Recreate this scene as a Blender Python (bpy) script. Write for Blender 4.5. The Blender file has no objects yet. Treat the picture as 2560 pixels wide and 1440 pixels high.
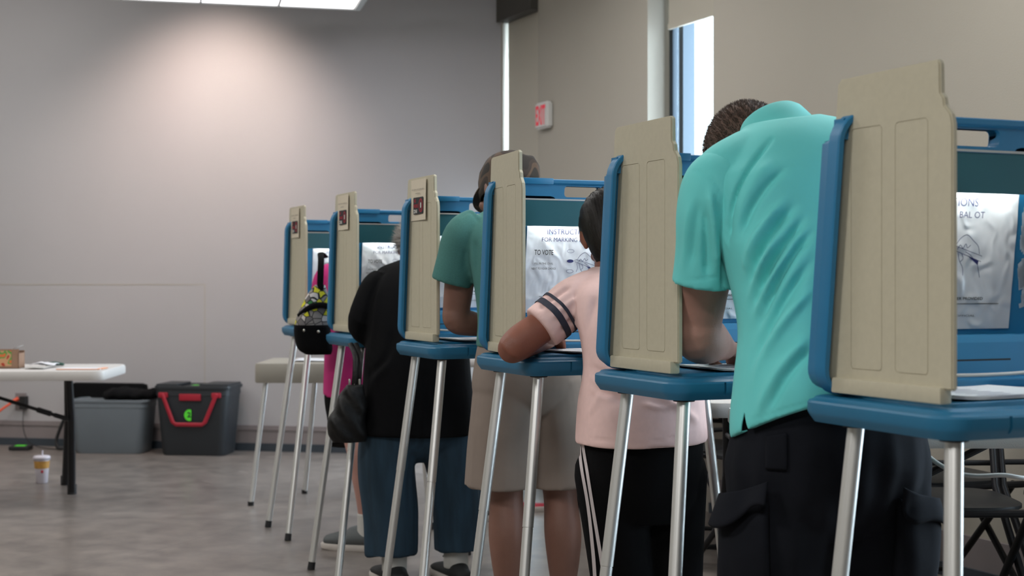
import bpy, bmesh, math, random
import numpy as np
from mathutils import Vector, Matrix
from mathutils.bvhtree import BVHTree

random.seed(7)
np.random.seed(7)
SC = bpy.context.scene
COL = SC.collection

# ------------------------------------------------------------------ camera
EYE = 1.09
cam_d = bpy.data.cameras.new('camera')
cam_d.sensor_width = 36.0
cam_d.lens = 50.0
cam_d.shift_y = -12.0 / 2560.0
cam_d.clip_start = 0.05
cam_d.clip_end = 200
cam_d.dof.use_dof = True
cam_d.dof.focus_distance = 3.45
cam_d.dof.aperture_fstop = 5.2
cam = bpy.data.objects.new('camera', cam_d)
cam.location = (0, 0, EYE)
cam.rotation_euler = (math.pi / 2, 0, 0)
COL.objects.link(cam)
SC.camera = cam

# ------------------------------------------------------------------ view + world
SC.view_settings.view_transform = 'Standard'
SC.view_settings.look = 'None'
SC.view_settings.gamma = 1.0
SC.view_settings.exposure = 0.0
SC.view_settings.use_curve_mapping = False
SC.cycles.max_bounces = 6
SC.cycles.diffuse_bounces = 3
SC.cycles.glossy_bounces = 3
SC.cycles.sample_clamp_indirect = 4.0
SC.cycles.use_denoising = True

world = bpy.data.worlds.new('daylight')
SC.world = world
world.use_nodes = True
wn = world.node_tree.nodes
bg = wn['Background']
sky = wn.new('ShaderNodeTexSky')
sky.sky_type = 'HOSEK_WILKIE'
sky.turbidity = 6.0
sky.sun_direction = (-0.3, -0.6, 0.74)
mixw = wn.new('ShaderNodeMixRGB')
mixw.inputs[0].default_value = 0.75
mixw.inputs[2].default_value = (0.82, 0.97, 1.0, 1)
world.node_tree.links.new(sky.outputs[0], mixw.inputs[1])
world.node_tree.links.new(mixw.outputs[0], bg.inputs[0])
bg.inputs[1].default_value = 6.0


def area_light(name, loc, target, sx, sy, power, color, spread=None):
    d = bpy.data.lights.new(name, 'AREA')
    d.shape = 'RECTANGLE'
    d.size, d.size_y = sx, sy
    d.energy = power
    d.color = color
    if spread:
        d.spread = spread
    o = bpy.data.objects.new(name, d)
    o.location = loc
    o.rotation_euler = (Vector(target) - Vector(loc)).to_track_quat('-Z', 'Y').to_euler()
    COL.objects.link(o)
    return o


# wall B runs from the far corner toward the camera on the right
WA = Vector((-0.07, 8.95, 0))
WDIR = Vector((0.424, -0.906, 0)).normalized()      # along wall B, toward the camera
WIN = Vector((-WDIR.y, WDIR.x, 0)) * -1             # inward normal guess
if WIN.x > 0:
    WIN = -WIN
WOUT = -WIN


def wb(s, out=0.0, z=0.0):
    p = WA + WDIR * s + WOUT * out
    return Vector((p.x, p.y, z))


# daylight coming through the three windows of wall B
for (s0, s1) in ((0.03, 0.50), (1.80, 2.42), (5.6, 6.9)):
    c = wb((s0 + s1) / 2, 0.30, 1.45)
    area_light('window_daylight', c, c + WIN, s1 - s0, 2.2, {0: 120, 1: 60, 5: 90}[int(s0)], (0.78, 0.88, 1.0))
# unseen ceiling lamps, added for soft top light on walls and flaps
for (x, y, pw_) in ((-2.2, 1.2, 62), (-2.2, 4.4, 32), (-0.3, -0.5, 58), (0.9, 4.2, 34), (-0.4, 6.4, 28), (-3.9, 6.6, 32)):
    area_light('ceiling_fill', (x, y, 3.02), (x, y, 0), 1.2, 0.6, pw_, (1.0, 0.985, 0.965))
# sun falling steeply through the windows onto the floor by the far corner
sund = bpy.data.lights.new('sun', 'SUN')
sund.energy = 5.0
sund.color = (0.90, 0.96, 1.0)
sund.angle = math.radians(0.6)
suno = bpy.data.objects.new('sun', sund)
suno.rotation_euler = Vector((-0.9, -0.15, -1.3)).to_track_quat('-Z', 'Y').to_euler()
COL.objects.link(suno)
area_light('added_wall_fill', (-3.9, 7.9, 3.02), (-3.9, 9.4, 1.2), 1.2, 0.3, 22, (1.0, 0.97, 0.94))  # unseen fill lamp added to lift the dark left of the far wall
# recessed wall washer in front of the far wall
sd = bpy.data.lights.new('wall_washer', 'SPOT')
sd.energy = 120
sd.color = (1.0, 0.80, 0.70)
sd.spot_size = math.radians(100)
sd.spot_blend = 1.0
sd.shadow_soft_size = 0.08
so = bpy.data.objects.new('wall_washer', sd)
so.location = (-2.0, 8.35, 3.0)
so.rotation_euler = (Vector((-2.0, 9.3, 1.75)) - Vector(so.location)).to_track_quat('-Z', 'Y').to_euler()
COL.objects.link(so)


# ------------------------------------------------------------------ materials
def srgb(r, g, b):
    def f(c):
        c /= 255.0
        return c / 12.92 if c <= 0.04045 else ((c + 0.055) / 1.055) ** 2.4
    return (f(r), f(g), f(b), 1.0)


def mat(name, rgb, rough=0.6, metal=0.0, bump=0.0, bscale=200.0, var=0.0, vscale=6.0, emit=None, estr=0.0,
        sheen=0.0, spec=0.5, stretch=None, alpha=1.0, trans=0.0, aniso_noise=None):
    m = bpy.data.materials.new(name)
    m.use_nodes = True
    nt = m.node_tree
    b = nt.nodes['Principled BSDF']
    c = srgb(*rgb)
    b.inputs['Base Color'].default_value = c
    b.inputs['Roughness'].default_value = rough
    b.inputs['Metallic'].default_value = metal
    b.inputs['Specular IOR Level'].default_value = spec
    if sheen:
        b.inputs['Sheen Weight'].default_value = sheen
    if trans:
        b.inputs['Transmission Weight'].default_value = trans
    if alpha < 1:
        b.inputs['Alpha'].default_value = alpha
    if emit:
        b.inputs['Emission Color'].default_value = srgb(*emit)
        b.inputs['Emission Strength'].default_value = estr
    tc = nt.nodes.new('ShaderNodeTexCoord')
    mp = nt.nodes.new('ShaderNodeMapping')
    nt.links.new(tc.outputs['Object'], mp.inputs[0])
    if stretch:
        mp.inputs['Scale'].default_value = stretch
    n1 = nt.nodes.new('ShaderNodeTexNoise')
    n1.inputs['Scale'].default_value = vscale
    n1.inputs['Detail'].default_value = 5
    nt.links.new(mp.outputs[0], n1.inputs['Vector'])
    if var:
        mx = nt.nodes.new('ShaderNodeMixRGB')
        mx.blend_type = 'MULTIPLY'
        mx.inputs[0].default_value = 1.0
        mx.inputs[1].default_value = c
        rp = nt.nodes.new('ShaderNodeMapRange')
        rp.inputs['From Min'].default_value = 0.3
        rp.inputs['From Max'].default_value = 0.7
        rp.inputs['To Min'].default_value = 1 - var
        rp.inputs['To Max'].default_value = 1 + var * 0.5
        nt.links.new(n1.outputs['Fac'], rp.inputs['Value'])
        nt.links.new(rp.outputs[0], mx.inputs[2])
        nt.links.new(mx.outputs[0], b.inputs['Base Color'])
    if bump:
        n2 = nt.nodes.new('ShaderNodeTexNoise')
        n2.inputs['Scale'].default_value = bscale
        n2.inputs['Detail'].default_value = 3
        nt.links.new(mp.outputs[0], n2.inputs['Vector'])
        bp = nt.nodes.new('ShaderNodeBump')
        bp.inputs['Strength'].default_value = bump
        bp.inputs['Distance'].default_value = 0.004
        nt.links.new(n2.outputs['Fac'], bp.inputs['Height'])
        nt.links.new(bp.outputs[0], b.inputs['Normal'])
    return m


M = {}
M['wall'] = mat('wall_paint', (165, 159, 147), 0.75, bump=0.12, bscale=180, var=0.03, vscale=1.2)
M['wall_grey'] = mat('wall_paint_far', (168, 166, 167), 0.7, bump=0.12, bscale=180, var=0.03, vscale=1.2)
M['ceil'] = mat('ceiling_tile', (170, 166, 158), 0.9, bump=0.2, bscale=90)
M['base'] = mat('baseboard_rubber', (128, 120, 120), 0.5, var=0.05)
M['basedark'] = mat('baseboard_toe', (52, 60, 68), 0.5, var=0.05)
M['shade'] = mat('roller_shade', (176, 170, 156), 0.85, bump=0.3, bscale=600)
M['valance'] = mat('valance', (66, 63, 58), 0.6, var=0.05)
M['frame_dark'] = mat('window_aluminium', (60, 70, 78), 0.35, 0.6)
M['reveal'] = mat('reveal_paint', (205, 205, 200), 0.8, var=0.02)
M['blue'] = mat('booth_blue_plastic', (38, 120, 166), 0.40, bump=0.10, bscale=1300, var=0.05, vscale=9)
M['blue_tray'] = mat('booth_tray_plastic', (36, 112, 150), 0.40, bump=0.10, bscale=1300, var=0.05, vscale=9)
M['teal'] = mat('lamp_shade_plastic', (46, 100, 110), 0.35, var=0.05)
M['beige'] = mat('booth_beige_plastic', (194, 187, 164), 0.55, bump=0.16, bscale=1000, var=0.04, vscale=90)
M['alu'] = mat('aluminium_tube', (232, 232, 230), 0.42, 0.85)
M['rubber'] = mat('black_rubber', (28, 28, 30), 0.7, bump=0.1)
M['blackmetal'] = mat('black_metal', (30, 30, 33), 0.4, 0.3, var=0.1)
M['blackplastic'] = mat('black_plastic', (26, 27, 29), 0.5, var=0.08)
M['ink'] = mat('blue_ink', (22, 28, 92), 0.6, var=0.05)
M['blackink'] = mat('black_ink', (30, 30, 34), 0.6, var=0.05)
M['redink'] = mat('red_ink', (176, 32, 52), 0.6, var=0.05)
M['whiteink'] = mat('white_ink', (225, 222, 215), 0.6, var=0.02)
M['cord'] = mat('grey_cord', (190, 188, 184), 0.5, var=0.05)
M['tube'] = mat('lamp_glow', (255, 255, 250), 0.4, emit=(255, 252, 240), estr=42)
M['notice'] = mat('notice_paper', (214, 203, 182), 0.75, var=0.03, vscale=20)
M['paper'] = mat('paper', (222, 222, 226), 0.7, var=0.03, vscale=30)
M['tabletop'] = mat('table_plastic', (206, 202, 198), 0.5, bump=0.15, bscale=300, var=0.03)
M['beigetable'] = mat('low_table_plastic', (160, 154, 142), 0.55, bump=0.2, bscale=300, var=0.04)
M['toteg'] = mat('grey_tote_plastic', (104, 112, 118), 0.5, bump=0.1, var=0.05)
M['toteb'] = mat('black_tote_plastic', (38, 42, 46), 0.5, bump=0.1, var=0.05)
M['red'] = mat('red_plastic', (158, 24, 44), 0.5, var=0.05)
M['lime'] = mat('lime_sticker', (90, 226, 52), 0.6, var=0.03)
M['orange'] = mat('orange_plastic', (222, 84, 50), 0.5, var=0.05)
M['skin_m'] = mat('skin_light', (178, 132, 118), 0.55, bump=0.15, bscale=260, var=0.10, vscale=14)
M['skin_g'] = mat('skin_tan', (136, 98, 84), 0.55, bump=0.12, bscale=260, var=0.10, vscale=14)
M['skin_w'] = mat('skin_brown', (138, 84, 66), 0.5, bump=0.12, bscale=260, var=0.08, vscale=14)
M['skin_a'] = mat('skin_pale', (184, 138, 126), 0.55, bump=0.12, bscale=260, var=0.10, vscale=14)
M['turq'] = mat('turquoise_knit', (104, 213, 210), 0.75, bump=0.10, bscale=1500, var=0.03, vscale=10, sheen=0.1)
M['green'] = mat('green_heather_jersey', (72, 126, 120), 0.9, bump=0.12, bscale=1500, var=0.12, vscale=300)
M['pink'] = mat('pale_pink_jersey', (242, 206, 200), 0.85, bump=0.08, bscale=1500, var=0.04, vscale=60)
M['stripe'] = mat('navy_sleeve_stripe', (50, 52, 66), 0.8, bump=0.2, bscale=500)
M['magenta'] = mat('magenta_jersey', (196, 38, 120), 0.8, bump=0.2, bscale=500, var=0.05)
M['blackcloth'] = mat('black_cloth', (10, 10, 12), 0.95, bump=0.3, bscale=260, var=0.15, vscale=8, spec=0.15)
M['blackpants'] = mat('black_track_fabric', (7, 7, 9), 0.9, bump=0.2, bscale=400, var=0.1, spec=0.15)
M['cargo'] = mat('charcoal_cotton', (25, 27, 33), 0.95, bump=0.2, bscale=900, var=0.2, vscale=12, spec=0.15)
M['khaki'] = mat('khaki_cotton', (142, 128, 118), 0.85, bump=0.10, bscale=1500, var=0.05, vscale=20)
M['denim'] = mat('dark_denim', (36, 60, 77), 0.9, bump=0.2, bscale=900, var=0.28, vscale=40, stretch=(1, 1, 0.15))
M['whitestripe'] = mat('white_stripe', (206, 196, 196), 0.8, bump=0.2)
M['sock'] = mat('white_sock', (206, 204, 198), 0.9, bump=0.6, bscale=300, stretch=(3, 3, 0.1))
M['shoe_grey'] = mat('grey_mesh_shoe', (96, 100, 100), 0.8, bump=0.4, bscale=400, var=0.05)
M['sole'] = mat('white_sole', (196, 188, 180), 0.7, var=0.05)
M['shoe_black'] = mat('black_shoe', (30, 32, 32), 0.7, bump=0.3, bscale=300, var=0.1)
M['leather'] = mat('black_leather', (15, 14, 14), 0.5, spec=0.3, bump=0.5, bscale=60, var=0.1)
M['hair_brown'] = mat('brown_hair', (96, 72, 60), 0.7, var=0.25, vscale=60)
M['hair_bristle'] = mat('cropped_hair', (76, 58, 48), 0.6, var=0.2, vscale=60)
M['hair_dark'] = mat('dark_hair', (34, 29, 27), 0.5, var=0.3, vscale=60, spec=0.3)
M['hair_grey'] = mat('grey_hair', (176, 170, 164), 0.7, var=0.2, vscale=60)
M['eye'] = mat('eye_white', (225, 222, 215), 0.3)
M['metal'] = mat('nickel', (190, 188, 180), 0.3, 1.0)
M['kraft'] = mat('cardboard', (150, 118, 96), 0.8, var=0.08, vscale=40)
M['cup'] = mat('cup_plastic', (206, 200, 208), 0.4, var=0.04)
M['mustard'] = mat('cup_print', (196, 146, 70), 0.5, var=0.25, vscale=50)
M['tint'] = mat('window_film', (120, 150, 170), 0.2)

# floor: polished mottled concrete-look vinyl
m = bpy.data.materials.new('floor_vinyl')
m.use_nodes = True
nt = m.node_tree
b = nt.nodes['Principled BSDF']
tc = nt.nodes.new('ShaderNodeTexCoord')
mp = nt.nodes.new('ShaderNodeMapping')
mp.inputs['Scale'].default_value = (1.0, 1.0, 1.0)
mp.inputs['Rotation'].default_value = (0, 0, 0.4)
nt.links.new(tc.outputs['Object'], mp.inputs[0])
n1 = nt.nodes.new('ShaderNodeTexNoise')
n1.inputs['Scale'].default_value = 7
n1.inputs['Detail'].default_value = 8
n1.inputs['Roughness'].default_value = 0.65
nt.links.new(mp.outputs[0], n1.inputs['Vector'])
cr = nt.nodes.new('ShaderNodeValToRGB')
cr.color_ramp.elements[0].position = 0.35
cr.color_ramp.elements[0].color = srgb(104, 97, 92)
cr.color_ramp.elements[1].position = 0.68
cr.color_ramp.elements[1].color = srgb(138, 129, 122)
nt.links.new(n1.outputs['Fac'], cr.inputs[0])
br = nt.nodes.new('ShaderNodeTexBrick')
br.offset = 0.0
br.inputs['Scale'].default_value = 1.0
br.inputs['Brick Width'].default_value = 1.8
br.inputs['Row Height'].default_value = 1.8
br.inputs['Mortar Size'].default_value = 0.003
br.inputs['Color1'].default_value = (1, 1, 1, 1)
br.inputs['Color2'].default_value = (1, 1, 1, 1)
br.inputs['Mortar'].default_value = (0.72, 0.72, 0.72, 1)
nt.links.new(mp.outputs[0], br.inputs['Vector'])
mx = nt.nodes.new('ShaderNodeMixRGB')
mx.blend_type = 'MULTIPLY'
mx.inputs[0].default_value = 1
nt.links.new(cr.outputs[0], mx.inputs[1])
nt.links.new(br.outputs['Color'], mx.inputs[2])
nt.links.new(mx.outputs[0], b.inputs['Base Color'])
rr = nt.nodes.new('ShaderNodeMapRange')
rr.inputs['To Min'].default_value = 0.27
rr.inputs['To Max'].default_value = 0.33
nt.links.new(n1.outputs['Fac'], rr.inputs['Value'])
nt.links.new(rr.outputs[0], b.inputs['Roughness'])
bp = nt.nodes.new('ShaderNodeBump')
bp.inputs['Strength'].default_value = 0.015
bp.inputs['Distance'].default_value = 0.01
nt.links.new(n1.outputs['Fac'], bp.inputs['Height'])
nt.links.new(bp.outputs[0], b.inputs['Normal'])
M['floor'] = m


def sheet_material():
    m = bpy.data.materials.new('wrinkled_sheet')
    m.use_nodes = True
    nt = m.node_tree
    b = nt.nodes['Principled BSDF']
    b.inputs['Base Color'].default_value = srgb(208, 210, 218)
    b.inputs['Roughness'].default_value = 0.32
    tc = nt.nodes.new('ShaderNodeTexCoord')
    mp = nt.nodes.new('ShaderNodeMapping')
    mp.inputs['Scale'].default_value = (17, 10, 12)
    nt.links.new(tc.outputs['Object'], mp.inputs[0])
    n = nt.nodes.new('ShaderNodeTexNoise')
    n.inputs['Scale'].default_value = 1.6
    n.noise_type = 'RIDGED_MULTIFRACTAL'
    n.normalize = True
    n.inputs['Detail'].default_value = 1.5
    n.inputs['Distortion'].default_value = 0.8
    nt.links.new(mp.outputs[0], n.inputs['Vector'])
    bp = nt.nodes.new('ShaderNodeBump')
    bp.inputs['Strength'].default_value = 0.5
    bp.inputs['Distance'].default_value = 0.010
    nt.links.new(n.outputs['Fac'], bp.inputs['Height'])
    nt.links.new(bp.outputs[0], b.inputs['Normal'])
    return m


M['sheet'] = sheet_material()


def ramp_material(name, scale, stops, rough=0.8, kind='noise', bump=0.2, edge=None):
    m = bpy.data.materials.new(name)
    m.use_nodes = True
    nt = m.node_tree
    b = nt.nodes['Principled BSDF']
    b.inputs['Roughness'].default_value = rough
    tc = nt.nodes.new('ShaderNodeTexCoord')
    if kind == 'noise':
        n = nt.nodes.new('ShaderNodeTexNoise')
        n.inputs['Detail'].default_value = 1
        out = n.outputs['Fac']
    else:
        n = nt.nodes.new('ShaderNodeTexVoronoi')
        sep = nt.nodes.new('ShaderNodeSeparateColor')
        nt.links.new(n.outputs['Color'], sep.inputs[0])
        out = sep.outputs[0]
    n.inputs['Scale'].default_value = scale
    nt.links.new(tc.outputs['Object'], n.inputs['Vector'])
    cr = nt.nodes.new('ShaderNodeValToRGB')
    cr.color_ramp.interpolation = 'CONSTANT'
    el = cr.color_ramp.elements
    while len(el) < len(stops):
        el.new(0.5)
    for e, (p, c) in zip(el, stops):
        e.position = p
        e.color = srgb(*c)
    nt.links.new(out, cr.inputs[0])
    src = cr.outputs[0]
    if edge:
        v2 = nt.nodes.new('ShaderNodeTexVoronoi')
        v2.feature = 'DISTANCE_TO_EDGE'
        v2.inputs['Scale'].default_value = scale
        nt.links.new(tc.outputs['Object'], v2.inputs['Vector'])
        lt = nt.nodes.new('ShaderNodeMath')
        lt.operation = 'LESS_THAN'
        lt.inputs[1].default_value = edge
        nt.links.new(v2.outputs['Distance'], lt.inputs[0])
        mx = nt.nodes.new('ShaderNodeMixRGB')
        nt.links.new(lt.outputs[0], mx.inputs[0])
        nt.links.new(src, mx.inputs[1])
        mx.inputs[2].default_value = srgb(24, 24, 26)
        src = mx.outputs[0]
    nt.links.new(src, b.inputs['Base Color'])
    return m


M['camo'] = ramp_material('camo_cloth', 11, [(0, (36, 29, 25)), (0.46, (52, 41, 34)), (0.54, (84, 66, 52)), (0.62, (42, 37, 32))])
M['quilt'] = ramp_material('floral_quilt', 36, [(0, (140, 134, 130)), (0.34, (206, 200, 196)), (0.52, (212, 206, 40)), (0.76, (110, 106, 106)), (0.94, (60, 130, 70))], kind='vor', edge=0.05)
M['snackbox'] = ramp_material('snack_print', 26, [(0, (214, 108, 62)), (0.42, (90, 150, 70)), (0.52, (196, 150, 110)), (0.66, (170, 60, 40))])


# ------------------------------------------------------------------ object helpers
def tag(o, label=None, cat=None, group=None, kind=None):
    if label:
        o['label'] = label
    if cat:
        o['category'] = cat
    if group:
        o['group'] = group
    if kind:
        o['kind'] = kind
    return o


def empty(name, loc, rz=0.0, label=None, cat=None, group=None):
    o = bpy.data.objects.new(name, None)
    o.empty_display_size = 0.05
    o.location = loc
    o.rotation_euler = (0, 0, rz)
    COL.objects.link(o)
    tag(o, label, cat, group)
    return o


def link_mesh(name, V, F, mats, parent=None, loc=(0, 0, 0), midx=None, smooth=False, origin=None, sharp=None):
    V = np.asarray(V, dtype=float)
    if origin is not None:
        V = V - np.asarray(origin, dtype=float)
    me = bpy.data.meshes.new(name)
    me.from_pydata(V.tolist(), [], [tuple(int(i) for i in f) for f in F])
    if not isinstance(mats, (list, tuple)):
        mats = [mats]
    for mm in mats:
        me.materials.append(mm)
    if midx is not None:
        me.polygons.foreach_set('material_index', list(midx))
    if smooth:
        me.polygons.foreach_set('use_smooth', [True] * len(me.polygons))
        if sharp:
            me.set_sharp_from_angle(angle=math.radians(sharp))
    me.update()
    o = bpy.data.objects.new(name, me)
    o.location = loc
    COL.objects.link(o)
    if parent:
        o.parent = parent
    return o


class MB:
    """collects geometry for ONE mesh"""
    def __init__(self):
        self.V, self.F, self.I = [], [], []

    def add(self, V, F, mi=0):
        o = len(self.V)
        self.V += [tuple(float(c) for c in v) for v in V]
        self.F += [tuple(i + o for i in f) for f in F]
        self.I += [mi] * len(F)
        return self

    def box(self, x0, x1, y0, y1, z0, z1, bev=0.0, mi=0, seg=2):
        bm = bmesh.new()
        bmesh.ops.create_cube(bm, size=1)
        for v in bm.verts:
            v.co = ((x0 + x1) / 2 + v.co.x * (x1 - x0), (y0 + y1) / 2 + v.co.y * (y1 - y0), (z0 + z1) / 2 + v.co.z * (z1 - z0))
        if bev:
            bmesh.ops.bevel(bm, geom=bm.edges[:], offset=bev, segments=seg, profile=0.6, affect='EDGES')
        return self.bm(bm, mi)

    def bm(self, bm, mi=0, mtx=None):
        bm.verts.ensure_lookup_table()
        bm.verts.index_update()
        V = [(mtx @ v.co if mtx else v.co)[:] for v in bm.verts]
        F = [[v.index for v in f.verts] for f in bm.faces]
        bm.free()
        return self.add(V, F, mi)

    def tube(self, pts, r, n=12, mi=0, cap='flat', ref=None):
        V, F = tube(pts, r, n, cap, ref)
        return self.add(V, F, mi)

    def prism(self, poly, lo, hi, axis='x', mi=0):
        """poly: 2-D outline; extruded from lo to hi along axis"""
        n = len(poly)
        def q(a, b, c):
            return {'x': (c, a, b), 'y': (a, c, b), 'z': (a, b, c)}[axis]
        V = [q(a, b, lo) for a, b in poly] + [q(a, b, hi) for a, b in poly]
        F = [tuple(range(n))[::-1], tuple(range(n, 2 * n))]
        F += [(i, (i + 1) % n, n + (i + 1) % n, n + i) for i in range(n)]
        return self.add(V, F, mi)

    def build(self, name, mats, parent=None, loc=(0, 0, 0), smooth=False, sharp=35, fixn=True, origin=None):
        o = link_mesh(name, self.V, self.F, mats, parent, loc, self.I, False, origin)
        if fixn:
            bm = bmesh.new()
            bm.from_mesh(o.data)
            bmesh.ops.recalc_face_normals(bm, faces=bm.faces)
            bm.to_mesh(o.data)
            bm.free()
        if smooth:
            o.data.polygons.foreach_set('use_smooth', [True] * len(o.data.polygons))
            if sharp:
                o.data.set_sharp_from_angle(angle=math.radians(sharp))
        return o


def frames(P, ref=None):
    P = [np.array(p, float) for p in P]
    T = []
    for i in range(len(P)):
        a = P[max(i - 1, 0)]
        b_ = P[min(i + 1, len(P) - 1)]
        t = b_ - a
        T.append(t / (np.linalg.norm(t) + 1e-9))
    if ref is None:
        ref = np.array([0, 0, 1.0]) if abs(T[0][2]) < 0.9 else np.array([1.0, 0, 0])
    ref = np.array(ref, float)
    out = []
    u = ref - T[0] * ref.dot(T[0])
    u /= np.linalg.norm(u) + 1e-9
    for t in T:
        u = u - t * u.dot(t)
        u /= np.linalg.norm(u) + 1e-9
        out.append((t, u, np.cross(t, u)))
    return P, out


def tube(pts, r, n=16, cap='round', ref=None):
    """swept tube; r is a number, a list, or a list of (ru, rv)"""
    P, fr = frames(pts, ref)
    if not isinstance(r, (list, tuple)):
        r = [r] * len(P)
    r = [(a, a) if not isinstance(a, (list, tuple)) else a for a in r]
    rings = []
    if cap == 'round':
        t, u, v = fr[0]
        m0 = min(r[0])
        for k in (0.96, 0.7, 0.35):
            a = math.acos(k) if False else k
            s = math.sqrt(1 - k * k)
            rings.append((P[0] - t * m0 * k, u * r[0][0] * s, v * r[0][1] * s))
    for p, (t, u, v), (a, b_) in zip(P, fr, r):
        rings.append((p, u * a, v * b_))
    if cap == 'round':
        t, u, v = fr[-1]
        m0 = min(r[-1])
        for k in (0.35, 0.7, 0.96):
            s = math.sqrt(1 - k * k)
            rings.append((P[-1] + t * m0 * k, u * r[-1][0] * s, v * r[-1][1] * s))
    return rings_mesh(rings, n)


def rings_mesh(rings, n=32, power=2.0):
    V, F = [], []
    for (c, u, v) in rings:
        c, u, v = np.array(c, float), np.array(u, float), np.array(v, float)
        for k in range(n):
            a = 2 * math.pi * k / n
            ca, sa = math.cos(a), math.sin(a)
            if power != 2.0:
                ca = math.copysign(abs(ca) ** (2 / power), ca)
                sa = math.copysign(abs(sa) ** (2 / power), sa)
            V.append(c + u * ca + v * sa)
    m_ = len(rings)
    for i in range(m_ - 1):
        for k in range(n):
            a, b_ = i * n + k, i * n + (k + 1) % n
            F.append((a, b_, b_ + n, a + n))
    F.append(tuple(range(n))[::-1])
    F.append(tuple(range((m_ - 1) * n, m_ * n)))
    return V, F


def ellipsoid(c, r, mtx=None, n=20, m_=12):
    V, F = [], []
    c = np.array(c, float)
    for i in range(m_ + 1):
        th = math.pi * i / m_
        th = min(max(th, 0.02), math.pi - 0.02)
        for k in range(n):
            ph = 2 * math.pi * k / n
            p = np.array((r[0] * math.sin(th) * math.cos(ph), r[1] * math.sin(th) * math.sin(ph), r[2] * math.cos(th)))
            if mtx is not None:
                p = mtx @ p
            V.append(c + p)
    for i in range(m_):
        for k in range(n):
            a, b_ = i * n + k, i * n + (k + 1) % n
            F.append((a, a + n, b_ + n, b_))
    F.append(tuple(range(n)))
    F.append(tuple(range(m_ * n, (m_ + 1) * n))[::-1])
    return V, F


def smoothpath(pts, k=6):
    """Catmull-Rom through points (each may carry extra numbers, e.g. radii)"""
    A = np.array(pts, float)
    A = np.vstack([2 * A[0] - A[1], A, 2 * A[-1] - A[-2]])
    out = []
    for i in range(1, len(A) - 2):
        for j in range(k):
            t = j / k
            out.append(0.5 * ((2 * A[i]) + (-A[i - 1] + A[i + 1]) * t + (2 * A[i - 1] - 5 * A[i] + 4 * A[i + 1] - A[i + 2]) * t * t
                              + (-A[i - 1] + 3 * A[i] - 3 * A[i + 1] + A[i + 2]) * t ** 3))
    out.append(A[-2])
    return np.array(out)


def outward(V, F):
    """flip a closed shell outward (remesh needs it)"""
    bm = bmesh.new()
    vs = [bm.verts.new(v) for v in V]
    for f in F:
        try:
            bm.faces.new([vs[i] for i in f])
        except ValueError:
            pass
    bmesh.ops.recalc_face_normals(bm, faces=bm.faces)
    bm.verts.index_update()
    V2 = [v.co[:] for v in bm.verts]
    F2 = [[v.index for v in f.verts] for f in bm.faces]
    bm.free()
    return V2, F2


def fuse(shells, voxel=0.006, smooth=4, factor=0.5):
    """union closed shells into one continuous surface; returns arrays"""
    mb = MB()
    for V, F in shells:
        V, F = outward(V, F)
        mb.add(V, F)
    me = bpy.data.meshes.new('tmp')
    me.from_pydata(mb.V, [], mb.F)
    o = bpy.data.objects.new('tmp', me)
    COL.objects.link(o)
    r = o.modifiers.new('r', 'REMESH')
    r.mode = 'VOXEL'
    r.voxel_size = voxel
    if smooth:
        s = o.modifiers.new('s', 'SMOOTH')
        s.factor = factor
        s.iterations = smooth
    dg = bpy.context.evaluated_depsgraph_get()
    ev = o.evaluated_get(dg)
    m2 = ev.to_mesh()
    n = len(m2.vertices)
    V = np.empty(n * 3)
    m2.vertices.foreach_get('co', V)
    V = V.reshape(-1, 3)
    N = np.empty(n * 3)
    m2.vertices.foreach_get('normal', N)
    N = N.reshape(-1, 3)
    F = [tuple(p.vertices) for p in m2.polygons]
    ev.to_mesh_clear()
    bpy.data.objects.remove(o)
    bpy.data.meshes.remove(me)
    return V, N, F


def boolean_cut(o, cutters, op='DIFFERENCE'):
    for c in cutters:
        md = o.modifiers.new('b', 'BOOLEAN')
        md.operation = op
        md.object = c
        md.solver = 'EXACT'
    dg = bpy.context.evaluated_depsgraph_get()
    me = bpy.data.meshes.new_from_object(o.evaluated_get(dg))
    o.modifiers.clear()
    old = o.data
    o.data = me
    me.name = old.name
    bpy.data.meshes.remove(old)
    for c in cutters:
        bpy.data.objects.remove(c)


def text_geo(s, size, align='CENTER', bold=0.0, extrude=0.0):
    cu = bpy.data.curves.new('t', 'FONT')
    cu.body = s
    cu.size = size
    cu.align_x = align
    cu.offset = bold
    cu.extrude = extrude
    cu.resolution_u = 3
    o = bpy.data.objects.new('t', cu)
    COL.objects.link(o)
    dg = bpy.context.evaluated_depsgraph_get()
    me = bpy.data.meshes.new_from_object(o.evaluated_get(dg))
    V = [v.co[:] for v in me.vertices]
    F = [tuple(p.vertices) for p in me.polygons]
    bpy.data.objects.remove(o)
    bpy.data.curves.remove(cu)
    bpy.data.meshes.remove(me)
    return V, F


def copy_tree(o, parent=None):
    c = o.copy()
    COL.objects.link(c)
    c.parent = parent
    for ch in [x for x in KIDS.get(o.name, [])]:
        d = copy_tree(ch, c)
        KIDS.setdefault(c.name, []).append(d)
    return c


KIDS = {}


def index_children(root):
    for o in list(COL.objects):
        if o.parent:
            KIDS.setdefault(o.parent.name, [])
            if o not in KIDS[o.parent.name]:
                KIDS[o.parent.name].append(o)


def P(px, py, d):
    """point at depth d seen at (px, py) of the photograph"""
    return np.array(((px - 1280) / 3555.6 * d, d, EYE + (708 - py) / 3555.6 * d))

# ================================================================== THE ROOM
H = 3.10


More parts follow.
